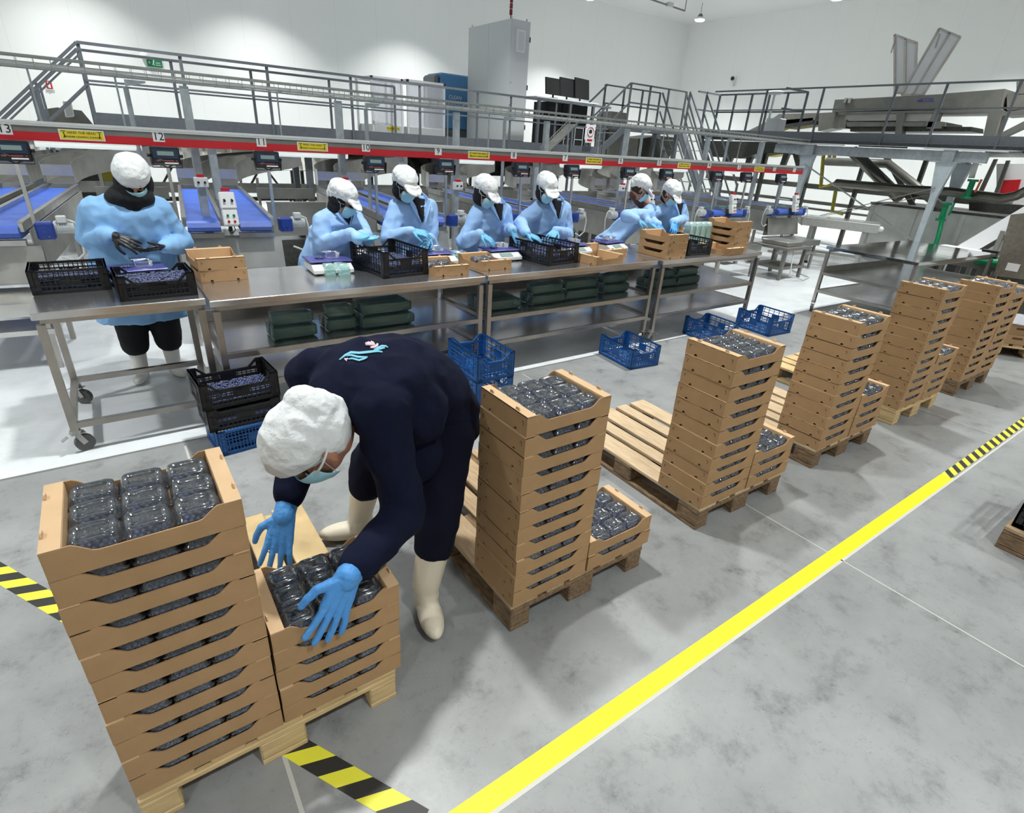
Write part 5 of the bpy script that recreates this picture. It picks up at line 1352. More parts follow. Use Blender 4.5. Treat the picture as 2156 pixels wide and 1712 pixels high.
for i, y in enumerate((5.6, 6.9, 8.2, 9.5, 10.8)): tag(MB().bb((15.2, y, 0), (15.3, y + .08, 2.2)).build('machine_upright', DARKST), f'{ORD[i + 1] if i else "first"} dark upright from the right behind the column bracing', 'frame')
tag(MB().bar((14.9, 6.4, 2.2), (14.9, 5.2, .9), .05, .10).build('diagonal_strut', DARKST), 'dark diagonal strut beside the thick sloping pipe', 'frame')
# ------------------------------------------------------------------ flat conveyor on legs
A, B = at(1655, 470, z=.86), at(1835, 490, z=.86)
t = thing('flat_conveyor', 'pale grey flat conveyor on four legs, right of the last belts', 'conveyor', (0, 0, 0))
ca = V((11.66, 6.12, 0)); cb = V((12.12, 4.86, 0)); d = (cb - ca).normalized(); n = V((-d.y, d.x, 0))
MB().bar(ca + V((0, 0, .86)), cb + V((0, 0, .86)), .62, .16).build('conveyor_bed', CONV, t, bevel=.01)
MB().bar(ca + V((0, 0, .945)), cb + V((0, 0, .945)), .54, .006).build('conveyor_belt', TOPST, t)
MB().cyl(ca + n * .28 + V((0, 0, .86)), ca - n * .28 + V((0, 0, .86)), .075).build('end_roller', CONV, t)
for k in (.15, .85):
    for s in (-1, 1):
        p = ca.lerp(cb, k) + n * s * .26; l = MB().bb((p.x - .03, p.y - .03, .04), (p.x + .03, p.y + .03, .78)).build('leg', CONV, t)
        MB().cyl((p.x, p.y, 0), (p.x, p.y, .04), .05, n=12).build('foot', BLACK, l)
MB().bar(ca.lerp(cb, .15) - n * .26 + V((0, 0, .25)), ca.lerp(cb, .85) - n * .26 + V((0, 0, .25)), .05).bar(ca.lerp(cb, .15) + n * .26 + V((0, 0, .25)), ca.lerp(cb, .85) + n * .26 + V((0, 0, .25)), .05).build('leg_brace', CONV, t)
MB().ball(cb + V((-.2, -.1, .86)), (.05, .05, .05), 10, 8).build('white_knob', WHITEP, t, smooth=True)
t = thing('weighing_stand', 'grey weighing stand with a platform plate beside the last belts', 'scale', (9.75, 5.45, 0))
MB().bb((-.3, -.35, .52), (.5, .35, .56)).build('stand_shelf', MACHG, t); MB().bb((-.15, -.25, .561), (.35, .25, .64)).build('weighing_plate', STEEL2, t, bevel=.01)
for x in (-.22, .42):
    for y in (-.28, .28): MB().bb((x - .025, y - .025, 0), (x + .025, y + .025, .519)).build('leg', MACHG, t)
MB().bb((-.2, -.3, .18), (.42, .3, .22)).build('lower_shelf', MACHG, t)
MB().tube([(0, -.3, .5), (-.1, -.4, .1), (.2, -.5, .02), (.6, -.4, .02), (.9, .1, .02)], .012, 6).build('cable', CABG, t)
# white elevator belt and grey box at the right
t = thing('white_incline_belt', 'white sloping conveyor belt rising to the right edge', 'conveyor', (0, 0, 0))
A = at(2030, 520, x=11.6); B = at(2260, 385, x=11.6)
MB().bar(A, B, .5, .05).build('white_belt', FILMW, t); MB().bar(A + V((-.26, 0, -.12)), B + V((-.26, 0, -.12)), .03, .22).build('side_cheek', FILMW, t)
MB().bar(A + V((.26, 0, -.12)), B + V((.26, 0, -.12)), .03, .22).build('side_cheek', MACHG, t)
for k in (.12, .5, .9): p = A.lerp(B, k); MB().bb((p.x - .3, p.y - .03, 0), (p.x - .24, p.y + .03, p.z - .2)).build('belt_leg', MACHG, t); MB().bb((p.x + .24, p.y - .03, 0), (p.x + .3, p.y + .03, p.z - .2)).build('belt_leg', MACHG, t)
p = at(2020, 525, x=10.9)
t = thing('flow_wrapper_table', 'white topped machine table behind the empty steel table', 'machine table', (10.9, p.y, 0))
MB().bb((-.25, -1.4, p.z - .03), (.45, .35, p.z)).build('white_top', WHITEP, t, bevel=.008)
MB().bb((-.2, -.9, p.z - .22), (.4, .3, p.z - .031)).build('machine_body', MACHG, t, bevel=.01)
for x in (-.16, .36):
    for y in (-1.3, -.4, .25): MB().bb((x - .03, y - .03, 0), (x + .03, y + .03, p.z - .03 if y < -1 else p.z - .221)).build('leg', MACHG, t)
q = at(2078, 550, x=10.6); g = thing('green_motor', 'small green motor under the white machine table', 'motor', q); MB().cyl((0, -.14, 0), (0, .14, 0), .07, n=14).build('motor_body', GREENP, g); MB().bb((-.05, -.1, .06), (.05, .1, .16)).build('terminal_box', BLACK, g)
A = at(2105, 580, x=10.2); B = at(2190, 430, x=10.2)
t = thing('grey_machine_housing', 'brown-grey sloping steel housing at the right edge with a small label', 'machine housing', (10.2, 0, 0))
pp = [at(a_, b_, x=10.2) for a_, b_ in ((2092, 580), (2128, 452), (2230, 440), (2230, 600))]
MB().prism([(p.y, p.z) for p in pp], 0, .8, 'x').build('housing', mat('brown_grey_steel', (.24, .215, .18), .4, metal=.7, noise_amt=.12), t)
p = at(2132, 563, x=10.19); MB().bb((-.012, p.y - .07, p.z - .05), (-.001, p.y + .07, p.z + .05)).build('small_label', WHITEP, t)
MB().bb((.1, pp[0].y - .5, 0), (.7, pp[0].y - .05, pp[0].z - .01)).build('machine_foot', MACHG, t)
p = at(2070, 590, x=9.9); tag(MB().bb((9.9, p.y - 1.2, p.z - .12), (10.15, p.y + .1, p.z)).bb((9.95, p.y - 1.1, 0), (10.0, p.y - 1.05, p.z - .12)).bb((9.95, p.y, 0), (10.0, p.y + .05, p.z - .12)).build('low_steel_bench', STEEL2), 'low steel bench behind the sixth pile', 'bench')

a = at(1412, 8, z=6.2)
t = thing('ceiling_bracket', 'thin grey hanging bracket cut by the top edge of the photo', 'bracket', (a.x, a.y, 6.2))
MB().bar((-.8, .3, .06), (.55, -.15, -.12), .04).bar((-.8, .3, .06), (-.8, .3, CEIL - 6.2), .02).bar((.55, -.15, -.12), (.55, -.15, CEIL - 6.2), .02).build('bracket_frame', MACHG, t)
MB().bb((-.1, -.03, -.08), (.12, .1, .04)).build('bracket_box', CABG, t)
# ================================================================== people
HAIR = mat('dark_brown_hair', (.03, .018, .012), .8)
def frame(fwd, up):
    """3x3 matrix whose columns are right, back, up for a head or hand looking along fwd"""
    f = V(fwd).normalized(); u = V(up); r = f.cross(u).normalized(); u = r.cross(f).normalized()
    return Matrix(((r.x, -f.x, u.x), (r.y, -f.y, u.y), (r.z, -f.z, u.z)))
def hand_mb(wrist, direc, back, curl=.5, thumb=1, s=1.0, spread=.10, cuff=.03, curls=None):
    """glove: wrist point, finger direction, back-of-hand normal; thumb +1/-1 picks the side"""
    mb = MB(); d = V(direc).normalized(); n = V(back); n = (n - d * n.dot(d)).normalized(); a = d.cross(n).normalized() * thumb
    w = V(wrist)
    mb.cap(w - d * cuff, w + d * .01, .031 * s, .027 * s)
    for k in (-1.5, -.5, .5, 1.5): mb.cap(w + a * k * .012 * s, w + d * .082 * s + a * k * .0195 * s - n * abs(k) * .003, .0165 * s, .0125 * s, 8)
    ln = (.070, .082, .078, .060)
    for i, k in enumerate((1.5, .5, -.5, -1.5)):
        p = w + d * .086 * s + a * k * .0205 * s; L = ln[i] * s; c = (curls[i] if curls else curl)
        ang = -.15 + 0; dd = (d + a * k * spread).normalized(); r = .0098 * s
        for j, (fr, cc) in enumerate(((.46, .35), (.31, .9), (.23, 1.3))):
            th = c * cc; v = dd * math.cos(th) - n * math.sin(th); q = p + v * (L * fr); mb.cap(p, q, r, r * .93, 8); p = q; r *= .93
    p = w + d * .018 * s + a * .024 * s; v1 = (d * .55 + a * .75 - n * .25).normalized(); q = p + v1 * .042 * s; mb.cap(p, q, .0155 * s, .012 * s, 8)
    v2 = (d * .85 + a * .35 - n * (.25 + .4 * curl)).normalized(); q2 = q + v2 * .032 * s; mb.cap(q, q2, .012 * s, .0105 * s, 8)
    v3 = (d * .9 + a * .1 - n * (.3 + .6 * curl)).normalized(); mb.cap(q2, q2 + v3 * .024 * s, .0105 * s, .009 * s, 8)
    return mb

def head_parts(root, hc, fwd, up, skin, hood, cap_kind, glasses=False, sd=1, mask=True, s=1.0, hoodm=None):
    """adds cap, mask, scarf, eyes as children; returns the head's own skin volumes"""
    M = frame(fwd, up); C_ = V(hc)
    T = lambda x, y, z: C_ + M @ (V((x, y, z)) * s)
    mb = MB()
    mb.ball(T(0, .010, .030), (.074 * s, .093 * s, .090 * s), 16, 12, M); mb.ball(T(0, -.022, -.048), (.058 * s, .066 * s, .062 * s), 14, 10, M)
    mb.cap(T(0, -.088, .012), T(0, -.112, -.022), .010 * s, .015 * s, 10)
    mb.ball(T(0, -.084, -.052), (.024 * s, .010 * s, .008 * s), 10, 6, M); mb.ball(T(0, -.070, -.088), (.022 * s, .018 * s, .016 * s), 10, 6, M)
    for q in (-1, 1):
        if not hood: mb.ball(T(q * .076, .010, -.010), (.010 * s, .018 * s, .030 * s), 10, 8, M)
        mb.ball(T(q * .030, -.082, .030), (.020 * s, .012 * s, .008 * s), 10, 6, M); mb.ball(T(q * .036, -.068, -.018), (.020 * s, .018 * s, .020 * s), 8, 6, M)
    ey = MB()
    for q in (-1, 1): ey.ball(T(q * .030, -.080, .010), (.012 * s, .010 * s, .0055 * s), 10, 8, M)
    ey.build('eyes', EYE_M, root, smooth=True)
    # cap: pleated bouffant with band and soft peak
    cp = MB()
    if cap_kind == 'peak':
        cp.ball(T(0, .030, .078), (.104 * s, .122 * s, .086 * s), 20, 14, M); cp.ball(T(-.01, .050, .050), (.100 * s, .108 * s, .085 * s), 18, 12, M); cp.ball(T(0, .006, .052), (.090 * s, .104 * s, .040 * s), 18, 12, M)
        cp.ball(T(0, .105, .020), (.06 * s, .045 * s, .055 * s), 12, 10, M)
        Mp = M @ Matrix.Rotation(.42, 3, 'X'); cp.ball(T(0, -.112, .036), (.086 * s, .062 * s, .010 * s), 20, 8, Mp); cp.ball(T(0, -.085, .046), (.086 * s, .04 * s, .022 * s), 18, 8, Mp)
    else:
        cp.ball(T(0, .035, .060), (.110 * s, .135 * s, .105 * s), 22, 14, M); cp.ball(T(0, .075, .02), (.100 * s, .105 * s, .11 * s), 18, 12, M); cp.ball(T(.02, .12, .03), (.075 * s, .06 * s, .08 * s), 14, 10, M)
    me = remeshed(cp, .005 * s, 3, .5, .0085 * s, 13, sd); link('hair_cap', me, CAPM, root)
    if mask:
        mm = MB(); rows = []
        for z, wd in ((.006, .066), (-.012, .070), (-.035, .070), (-.060, .064), (-.085, .052), (-.100, .036)):
            ring = []
            for k in range(9):
                a = -1.25 + 2.5 * k / 8; bulge = 1.27 if -.06 < z < .0 else (1.22 if z > 0 else 1.12)
                ring.append(T(math.sin(a) * wd * 1.04, -.020 - math.cos(a) * (.085 if z > -.08 else .066) * bulge + (.006 if k in (4,) and z > -.02 else 0), z - .006 * abs(k - 4) / 4))
            rows.append(ring)
        for r_ in rows: mm.v += r_
        for i in range(5):
            for k in range(8): mm.f.append([i * 9 + k, i * 9 + k + 1, (i + 1) * 9 + k + 1, (i + 1) * 9 + k])
        o = mm.build('face_mask', MASK, root, smooth=True); m_ = o.modifiers.new('t', 'SOLIDIFY'); m_.thickness = .003; m_.offset = 1; m2 = o.modifiers.new('s', 'SUBSURF'); m2.levels = 1; m2.render_levels = 1
        for q in (-1, 1):
            st = MB()
            for z0 in (.004, -.075): st.tube([T(q * .066, -.045, z0), T(q * .080, -.015, .0), T(q * .086, .02, .02 if z0 > -.05 else .005), T(q * .088, .03, .045)], .0018 * s, 5)
            st.build('mask_strap', WHITEP, root, smooth=True)
    if glasses:
        g = MB()
        for q in (-1, 1):
            ring = [T(q * .032 + .024 * math.cos(a), -.098 + .004 * abs(math.cos(a)), .012 + .017 * math.sin(a)) for a in [2 * PI * k / 14 for k in range(14)]]
            g.tube(ring, .0022 * s, 6, closed=True); g.tube([T(q * .056, -.094, .014), T(q * .078, -.04, .016), T(q * .084, .01, .010)], .002 * s, 6)
        g.tube([T(-.008, -.100, .014), T(.008, -.100, .014)], .002 * s, 6); g.build('glasses', BLACK, root, smooth=True)
    return mb, T, M

def worker(name_label, x, y, yaw, head, look, hands, coat=COAT, glove=GLOVEC, boots=None, hem=.50, big=1.0, lean=(0, 0), hood=True, glasses=False, cap_kind='peak', sd=1, shoulder=1.345, skin=SKIN, elbows=None, handdirs=None, hoodm=None, knee_gap=.10, apron=False):
    """standing worker bent over the table. x,y: feet; head: head centre (world); hands: right and left wrist (world)"""
    root = thing('person', name_label, 'person', (x, y, 0)); O = V((x, y, 0)); W = lambda p: V(p) - O
    fw = V((math.sin(yaw), -math.cos(yaw), 0)); sd_ = V((math.cos(yaw), math.sin(yaw), 0))     # forward, towards the person's left is +sd_ seen from the front
    F = Matrix(((sd_.x, -fw.x, 0), (sd_.y, -fw.y, 0), (0, 0, 1)))
    hp = V((lean[0] * .15, lean[1] * .15, .86)); ch = V((lean[0] * .75, lean[1] * .75, 1.17)); sh = V((lean[0], lean[1], shoulder)); H = W(head)
    hb, T, M = head_parts(root, H, look, (0, 0, 1), skin, hood, cap_kind, glasses, sd, True, 1.0)
    body = MB(); body.add(hb.v, hb.f)
    body.cap(H + M @ V((0, .03, -.06)), sh + V((0, 0, .05)), .055, .06)
    body.ell_loft([(hp, .13, .09, F), (ch, .14, .09, F), (sh, .13, .07, F)])
    fl, fr = hands[1], hands[0]
    sw_ = .155 + .10 * (big - 1); S_ = [sh - sd_ * sw_ + V((0, 0, -.045)), sh + sd_ * sw_ + V((0, 0, -.045))]
    wr = [W(hands[0]), W(hands[1])]; el = []
    for i in (0, 1):
        s_, w_ = S_[i], wr[i]; mid = (s_ + w_) / 2; out = (-sd_ if i == 0 else sd_)
        L = (w_ - s_).length; off = math.sqrt(max(.0, .29 ** 2 - (L / 2) ** 2)); e = mid + (out * .62 + V((0, 0, -.75)) - fw * .30).normalized() * off
        if elbows and elbows[i] is not None: e = W(elbows[i])
        el.append(e); body.cap(s_, e, .042, .036).cap(e, w_, .036, .028)
    legs = []
    for q in (-1, 1):
        f = sd_ * (q * knee_gap); body.cap(hp + f - V((0, 0, .05)), f + V((0, 0, .45)), .075, .052).cap(f + V((0, 0, .45)), f + V((0, 0, .10)), .052, .04); legs.append(f)
    link('body', remeshed(body, .009, 3), skin, root)
    # coat
    c = MB(); b = big
    secs = [(V((lean[0] * .02, lean[1] * .02, hem)), .245 * b, .185 * b, F, .9), (V((lean[0] * .08, lean[1] * .08, .72)), .235 * b, .175 * b, F), (hp + V((0, 0, .05)), .220 * b, .165 * b, F), (V((lean[0] * .45, lean[1] * .45, 1.03)), .205 * b, .150 * b, F), (ch, .205 * b, .150 * b, F), (sh + V((0, 0, -.06)), .195 * b, .125 * b, F), (sh + V((0, 0, -.01)), .165 * b, .108 * b, F), (sh + V((0, 0, .03)), .115 * b, .095, F), (sh + V((0, 0, .065)) + fw * .01, .080, .082, F)]
    c.ell_loft(secs, 28)
    for i in (0, 1):
        e, w_ = el[i], wr[i]; c.cap(sh + V((0, 0, .0)), S_[i], .085, .080, 14); c.cap(S_[i], e, .080 * (b * .5 + .5), .066 * (b * .5 + .5), 14); c.cap(e, w_ - (w_ - e).normalized() * .02, .066 * (b * .5 + .5), .046, 14); c.cap(e + V((0, 0, -.02)), (e + w_) / 2 + V((0, 0, -.018)), .058, .045, 12)
    link('coat', remeshed(c, .010, 7, .5, .014, 8.5, sd), coat, root)
    if not apron:
        # collar and lapels
        col = MB()
        for q in (-1, 1):
            a0 = sh + sd_ * q * .072 + fw * .020 + V((0, 0, .080)); a1 = sh + sd_ * q * .078 + fw * .110 + V((0, 0, .040)); a2 = sh + sd_ * q * .105 + fw * .122 * b - V((0, 0, .030)); a3 = ch + sd_ * q * .020 + fw * .176 * b + V((0, 0, .040)); a4 = ch + sd_ * q * .004 + fw * .172 * b - V((0, 0, .25))
            am = a1.lerp(a3, .42) + sd_ * q * .022; col.bar(a0, a1, .006, .036, up=(0, 0, 1)); e_ = fw * .007; P5 = [a1 + sd_ * q * .004, a1 + sd_ * q * .034 - V((0, 0, .012)) - fw * .006, am + sd_ * q * .012, a3 + sd_ * q * .006, a3]; col.add([p - e_ for p in P5] + [p + e_ for p in P5], [[0, 1, 2, 3, 4], [9, 8, 7, 6, 5]] + [[k, (k + 1) % 5, 5 + (k + 1) % 5, 5 + k] for k in range(5)])
        col.build('collar', coat, root, smooth=False)
    if hood is not None:
        h = MB()
        if apron: h.ball(sh + V((0, 0, .045)) + fw * .06 + sd_ * .035, (.150, .120, .085), 18, 12); h.ball(sh + V((0, 0, -.015)) + fw * .115 + sd_ * .035, (.060, .045, .060), 14, 10); h.ball(T(0, .05, -.05), (.12, .11, .13), 18, 12, M)
        if hood:
            h.ball(T(0, .030, .010), (.088, .098, .105), 18, 12, M); h.cap(T(0, .03, -.06), sh + V((0, 0, .04)), .080, .088)
        else:
            h.cap(T(0, .035, -.085), sh + V((0, 0, .030)), .050, .066)
            hr = MB(); hr.ball(T(0, .030, .005), (.080, .084, .085), 16, 12, M); link('hair', remeshed(hr, .008, 2, .5, .006, 30, sd), HAIR, root)
        if not apron: h.add(*(lambda a: (a.v, a.f))(MB().loft([[sh + sd_ * .060 + fw * .112 + V((0, 0, .045)), sh - sd_ * .060 + fw * .112 + V((0, 0, .045)), sh - sd_ * .05 + fw * .03 + V((0, 0, .03)), sh + sd_ * .05 + fw * .03 + V((0, 0, .03))], [ch + sd_ * .014 + fw * .172 * b + V((0, 0, .035)), ch - sd_ * .014 + fw * .172 * b + V((0, 0, .035)), ch - sd_ * .01 + fw * .12 * b + V((0, 0, .035)), ch + sd_ * .01 + fw * .12 * b + V((0, 0, .035))]])))
        me = remeshed(h, .008, 4, .5, .004, 14, sd)
        link('head_scarf' if hood else 'dark_sweater', me, hoodm or BLKCL, root)
    tr = MB()
    for f in legs: tr.cap(hp + f * .9 - V((0, 0, .05)), f + V((0, 0, .30)), .105 * b, .075 * b, 16)
    link('trousers', remeshed(tr, .012, 4, .5, .004, 12, sd), BLKCL, root)
    for k, f in enumerate(legs):
        bt = MB(); bt.cap(f + V((0, 0, .31)), f + V((0, 0, .10)), .068, .052, 14); fd = (fw + sd_ * (.35 * (-1 if k == 0 else 1))).normalized()
        bt.ball(f + fd * .055 + V((0, 0, .045)), (.048, .125, .044), 16, 10, Matrix(((fd.y * -1, -fd.x, 0), (fd.x, -fd.y, 0), (0, 0, 1)))); bt.ball(f + V((0, 0, .05)), (.050, .055, .05), 12, 8)
        me = remeshed(bt, .007, 4)
        for v in me.vertices: v.co.z = max(v.co.z, .002)
        link('rubber_boot', me, boots or BOOTW, root)
    hd = handdirs or [None, None]
    for i in (0, 1):
        d, n, cu, th = hd[i] if hd[i] else ((wr[i] - el[i]).normalized() * .6 + fw * .3 + V((0, 0, -.25)), V((0, 0, 1)) + fw * .2, .55, (-1 if i == 0 else 1))
        gm = hand_mb(wr[i], d, n, cu, th, 1.04, cuff=.0); gm.cap(wr[i] + (el[i] - wr[i]).normalized() * .03, wr[i], .031, .030)
        link('glove', remeshed(gm, .0042, 2), glove, root)
    return root, T, M, sh, ch, fw, sd_

def hx(px, py, y): return at(px, py, y=y)
# first worker, black gloves, long light-blue gown
worker('worker in long light blue gown and black gloves at the leftmost table', .10, 5.02, .02, hx(281, 382, 4.80), (-.05, -.80, -.56), [hx(240, 497, 4.62), hx(345, 520, 4.62)], glove=GLOVEK, coat=GOWN, hem=.52, big=1.30, lean=(.03, -.14), hood=True, sd=3, cap_kind='round', apron=True, shoulder=1.365,
       elbows=[hx(188, 500, 4.95), hx(385, 512, 4.95)], handdirs=[((.75, -.30, -.42), (-.1, -.75, .6), .55, 1), ((-.92, -.15, -.12), (0, -.35, -.95), .35, 1)], knee_gap=.115)
# second: bent to her left, white cap
worker('worker in blue coat at the left of the second table, bent with head turned right', 1.50, 4.98, .35, hx(722, 424, 4.72), (.62, -.60, -.45), [hx(742, 490, 4.40), hx(750, 502, 4.33)], hem=.50, big=1.08, lean=(.12, -.16), sd=5, glasses=True, shoulder=1.27,
       elbows=[hx(680, 515, 4.72), hx(770, 500, 4.75)], handdirs=[((.85, -.35, -.25), (0, -.4, .9), .5, 1), ((.9, -.3, .0), (0, .1, -1), .25, -1)])
worker('tall worker in blue coat with dark hood, between the second table scales', 2.32, 4.99, .10, hx(853, 393, 4.76), (.22, -.78, -.42), [hx(867, 486, 4.50), hx(903, 500, 4.52)], hem=.48, big=1.10, lean=(.03, -.10), sd=7, glasses=True, shoulder=1.36,
       elbows=[hx(815, 505, 4.78), hx(908, 520, 4.85)], handdirs=[((.85, -.35, -.15), (0, -.5, .85), .5, 1), ((-.55, -.45, -.35), (.2, -.6, .7), .7, -1)])
worker('worker in blue coat at the left of the third table, reaching to the scale', 3.15, 4.97, .12, hx(1022, 408, 4.74), (.30, -.72, -.45), [hx(1012, 492, 4.48), hx(1078, 484, 4.48)], hem=.49, big=1.08, lean=(.04, -.12), sd=9, shoulder=1.32,
       elbows=[hx(975, 510, 4.80), hx(1068, 485, 4.85)], handdirs=[((.75, -.45, -.5), (.1, -.5, .85), .35, 1), ((.35, -.30, -.75), (.3, -.7, .3), .3, -1)])
worker('worker in blue coat with open collar over a striped shirt, behind the shared crate', 3.99, 4.99, -.08, hx(1150, 400, 4.76), (-.02, -.82, -.45), [hx(1108, 492, 4.44), hx(1170, 486, 4.46)], hem=.48, big=1.06, lean=(0, -.10), sd=11, shoulder=1.34,
       elbows=[hx(1095, 470, 4.85), hx(1195, 495, 4.85)], handdirs=[((.80, -.35, -.30), (0, -.4, .9), .2, 1), ((-.75, -.45, -.25), (.0, -.5, .9), .6, -1)])
worker('worker leaning far over sideways in blue coat beside the rightmost table', 5.02, 5.05, 1.05, hx(1348, 400, 4.74), (.72, -.45, -.50), [hx(1342, 462, 4.42), hx(1368, 470, 4.52)], hem=.52, big=1.06, lean=(.42, -.20), sd=13, hood=False, shoulder=1.27, glasses=True,
       elbows=[hx(1318, 455, 4.58), hx(1350, 455, 4.75)], handdirs=[((.8, -.3, -.4), (0, -.4, .9), .4, 1), ((.7, -.4, -.4), (0, -.4, .9), .4, -1)], hoodm=mat('brown_scarf', (.12, .05, .03), .9))
worker('rightmost worker in blue coat with peaked white cap, behind the piled trays', 5.97, 4.98, -.02, hx(1412, 410, 4.76), (.10, -.72, -.55), [hx(1388, 475, 4.48), hx(1418, 468, 4.42)], hem=.50, big=1.0, lean=(0, -.12), sd=15, hood=False, glove=mat('bright_blue_glove', (.05, .30, .72), .5), shoulder=1.31,
       elbows=[hx(1358, 455, 4.85), hx(1440, 462, 4.85)], handdirs=[((-.1, -.6, -.4), (0, -.4, .9), .6, 1), ((-.4, -.5, -.45), (0, -.5, .8), .6, -1)])

# ------------------------------------------------------------------ the bending man in front
root = thing('person', 'man in navy sweater and blue gloves bending over the nearest pallet', 'person', (.80, 1.85, 0)); O = V((.80, 1.85, 0))
def L_(x, y, z): return V((x, y, z)) - O
pel = L_(.985, 1.90, .86); mid = L_(.86, 1.84, 1.03); chs = L_(.69, 1.79, 1.085); shc = L_(.555, 1.775, 1.07); HC = L_(.412, 1.636, .965)
shN, shF = L_(.60, 1.575, 1.065), L_(.50, 1.985, 1.075)
elN, wrN = at(852, 1080, y=1.50) - O, at(733, 1212, y=1.325) - O
elF, wrF = L_(.49, 2.00, .86), at(598, 1085, y=1.76) - O
look = V((-.55, -.02, -.83)); upv = V((-.62, -.05, .55))
hb, T, M = head_parts(root, HC, look, upv, SKIND, False, 'none', False, 21, True, 1.06)
for o_ in list(root.children):
    if o_.name.startswith('hair_cap'): bpy.data.objects.remove(o_)
cp = MB()
cp.ball(T(0, .012, .070), (.112, .128, .105), 24, 16, M); cp.ball(T(0, .060, .020), (.108, .100, .115), 22, 14, M); cp.ball(T(.005, .100, .050), (.085, .075, .080), 18, 12, M); cp.ball(T(0, -.03, .075), (.098, .095, .080), 18, 12, M); cp.ball(T(.02, .125, -.01), (.060, .050, .06), 14, 10, M); cp.ball(T(.01, .105, .085), (.080, .065, .060), 16, 10, M)
me = remeshed(cp, .0045, 3, .5, .0115, 10, 4)
link('hair_cap', me, CAPM, root)
br = MB(); br.tube([T(.100 * math.cos(a), .02 + .118 * math.sin(a), .012 + .03 * math.sin(a)) for a in [2 * PI * k / 28 for k in range(28)]], .004, 6, closed=True); br.build('cap_band', CAPM, root, smooth=True)
ear = MB()
for q in (-1, 1): ear.ball(T(q * .092, .008, -.012), (.010, .019, .030), 12, 10, M); ear.ball(T(q * .098, .004, -.022), (.006, .010, .018), 10, 8, M)
ear.build('ears', SKIND, root, smooth=True)
body = MB(); body.add(hb.v, hb.f); body.cap(T(0, .03, -.06), shc, .06, .07)
body.cap(shc, mid, .10, .11).cap(mid, pel, .11, .11)
knN, anN = L_(.885, 1.66, .46), L_(.815, 1.64, .10); knF, anF = L_(.80, 2.20, .48), L_(.76, 2.27, .10)
hN, hF = L_(.99, 1.76, .80), L_(.96, 2.05, .82)
for a, k, n in ((hN, knN, anN), (hF, knF, anF)): body.cap(a, k, .075, .05).cap(k, n, .05, .04)
for s_, e, w_ in ((shN, elN, wrN), (shF, elF, wrF)): body.cap(s_, e, .045, .038).cap(e, w_, .038, .03)
link('body', remeshed(body, .009, 3), SKIND, root)
# sweater
sw = MB()
def sec(c, wd, ht, ax):
    """cross section of the bent torso: ax is the spine direction; width runs across the shoulders"""
    a = V(ax).normalized(); acr = V((-.10, 1, .02)); acr = (acr - a * acr.dot(a)).normalized(); n = acr.cross(a).normalized()
    Mx = Matrix(((acr.x, n.x, a.x), (acr.y, n.y, a.y), (acr.z, n.z, a.z))); return (c, wd, ht, Mx)
sw.ell_loft([sec(L_(1.035, 1.90, .74), .190, .135, (-.2, 0, 1)), sec(L_(1.020, 1.90, .84), .205, .150, (-.35, 0, 1)), sec(L_(.975, 1.885, .94), .205, .155, (-.7, 0, .9)), sec(L_(.88, 1.86, 1.025), .205, .155, (-1, 0, .6)), sec(L_(.78, 1.82, 1.070), .215, .155, (-1, -.1, .3)), sec(L_(.67, 1.79, 1.085), .225, .145, (-1, -.1, .02)), sec(L_(.575, 1.775, 1.075), .205, .125, (-1, -.1, -.15)), sec(L_(.51, 1.765, 1.055), .130, .095, (-1, -.1, -.25)), sec(L_(.47, 1.75, 1.045), .075, .070, (-1, -.1, -.3))], 36)
sw.cap(shN + V((.03, .03, 0)), elN, .092, .072, 16); sw.cap(elN, wrN + (elN - wrN).normalized() * .05, .078, .056, 16)
sw.cap(shF + V((.03, -.03, 0)), elF, .090, .070, 16); sw.cap(chs + V((.02, .08, -.01)), shF + V((.02, -.02, .0)), .125, .098, 18); sw.cap(chs + V((-.04, 0, -.01)), shN + V((.05, .04, -.01)), .125, .10, 18); sw.cap(elF, wrF + (elF - wrF).normalized() * .075, .074, .055, 16)
sw.ball(L_(.80, 1.66, .98), (.12, .09, .13), 14, 10); sw.ball(L_(.74, 1.80, .93), (.16, .16, .09), 16, 10); sw.ball(at(868, 950, y=1.74) - O, (.12, .14, .12), 16, 10)
me = remeshed(sw, .0085, 8, .5, .016, 6.8, 31)
sweater = link('navy_sweater', me, NAVY, root)
sm = sweater.modifiers.new('sub', 'SUBSURF'); sm.levels = 0; sm.render_levels = 1
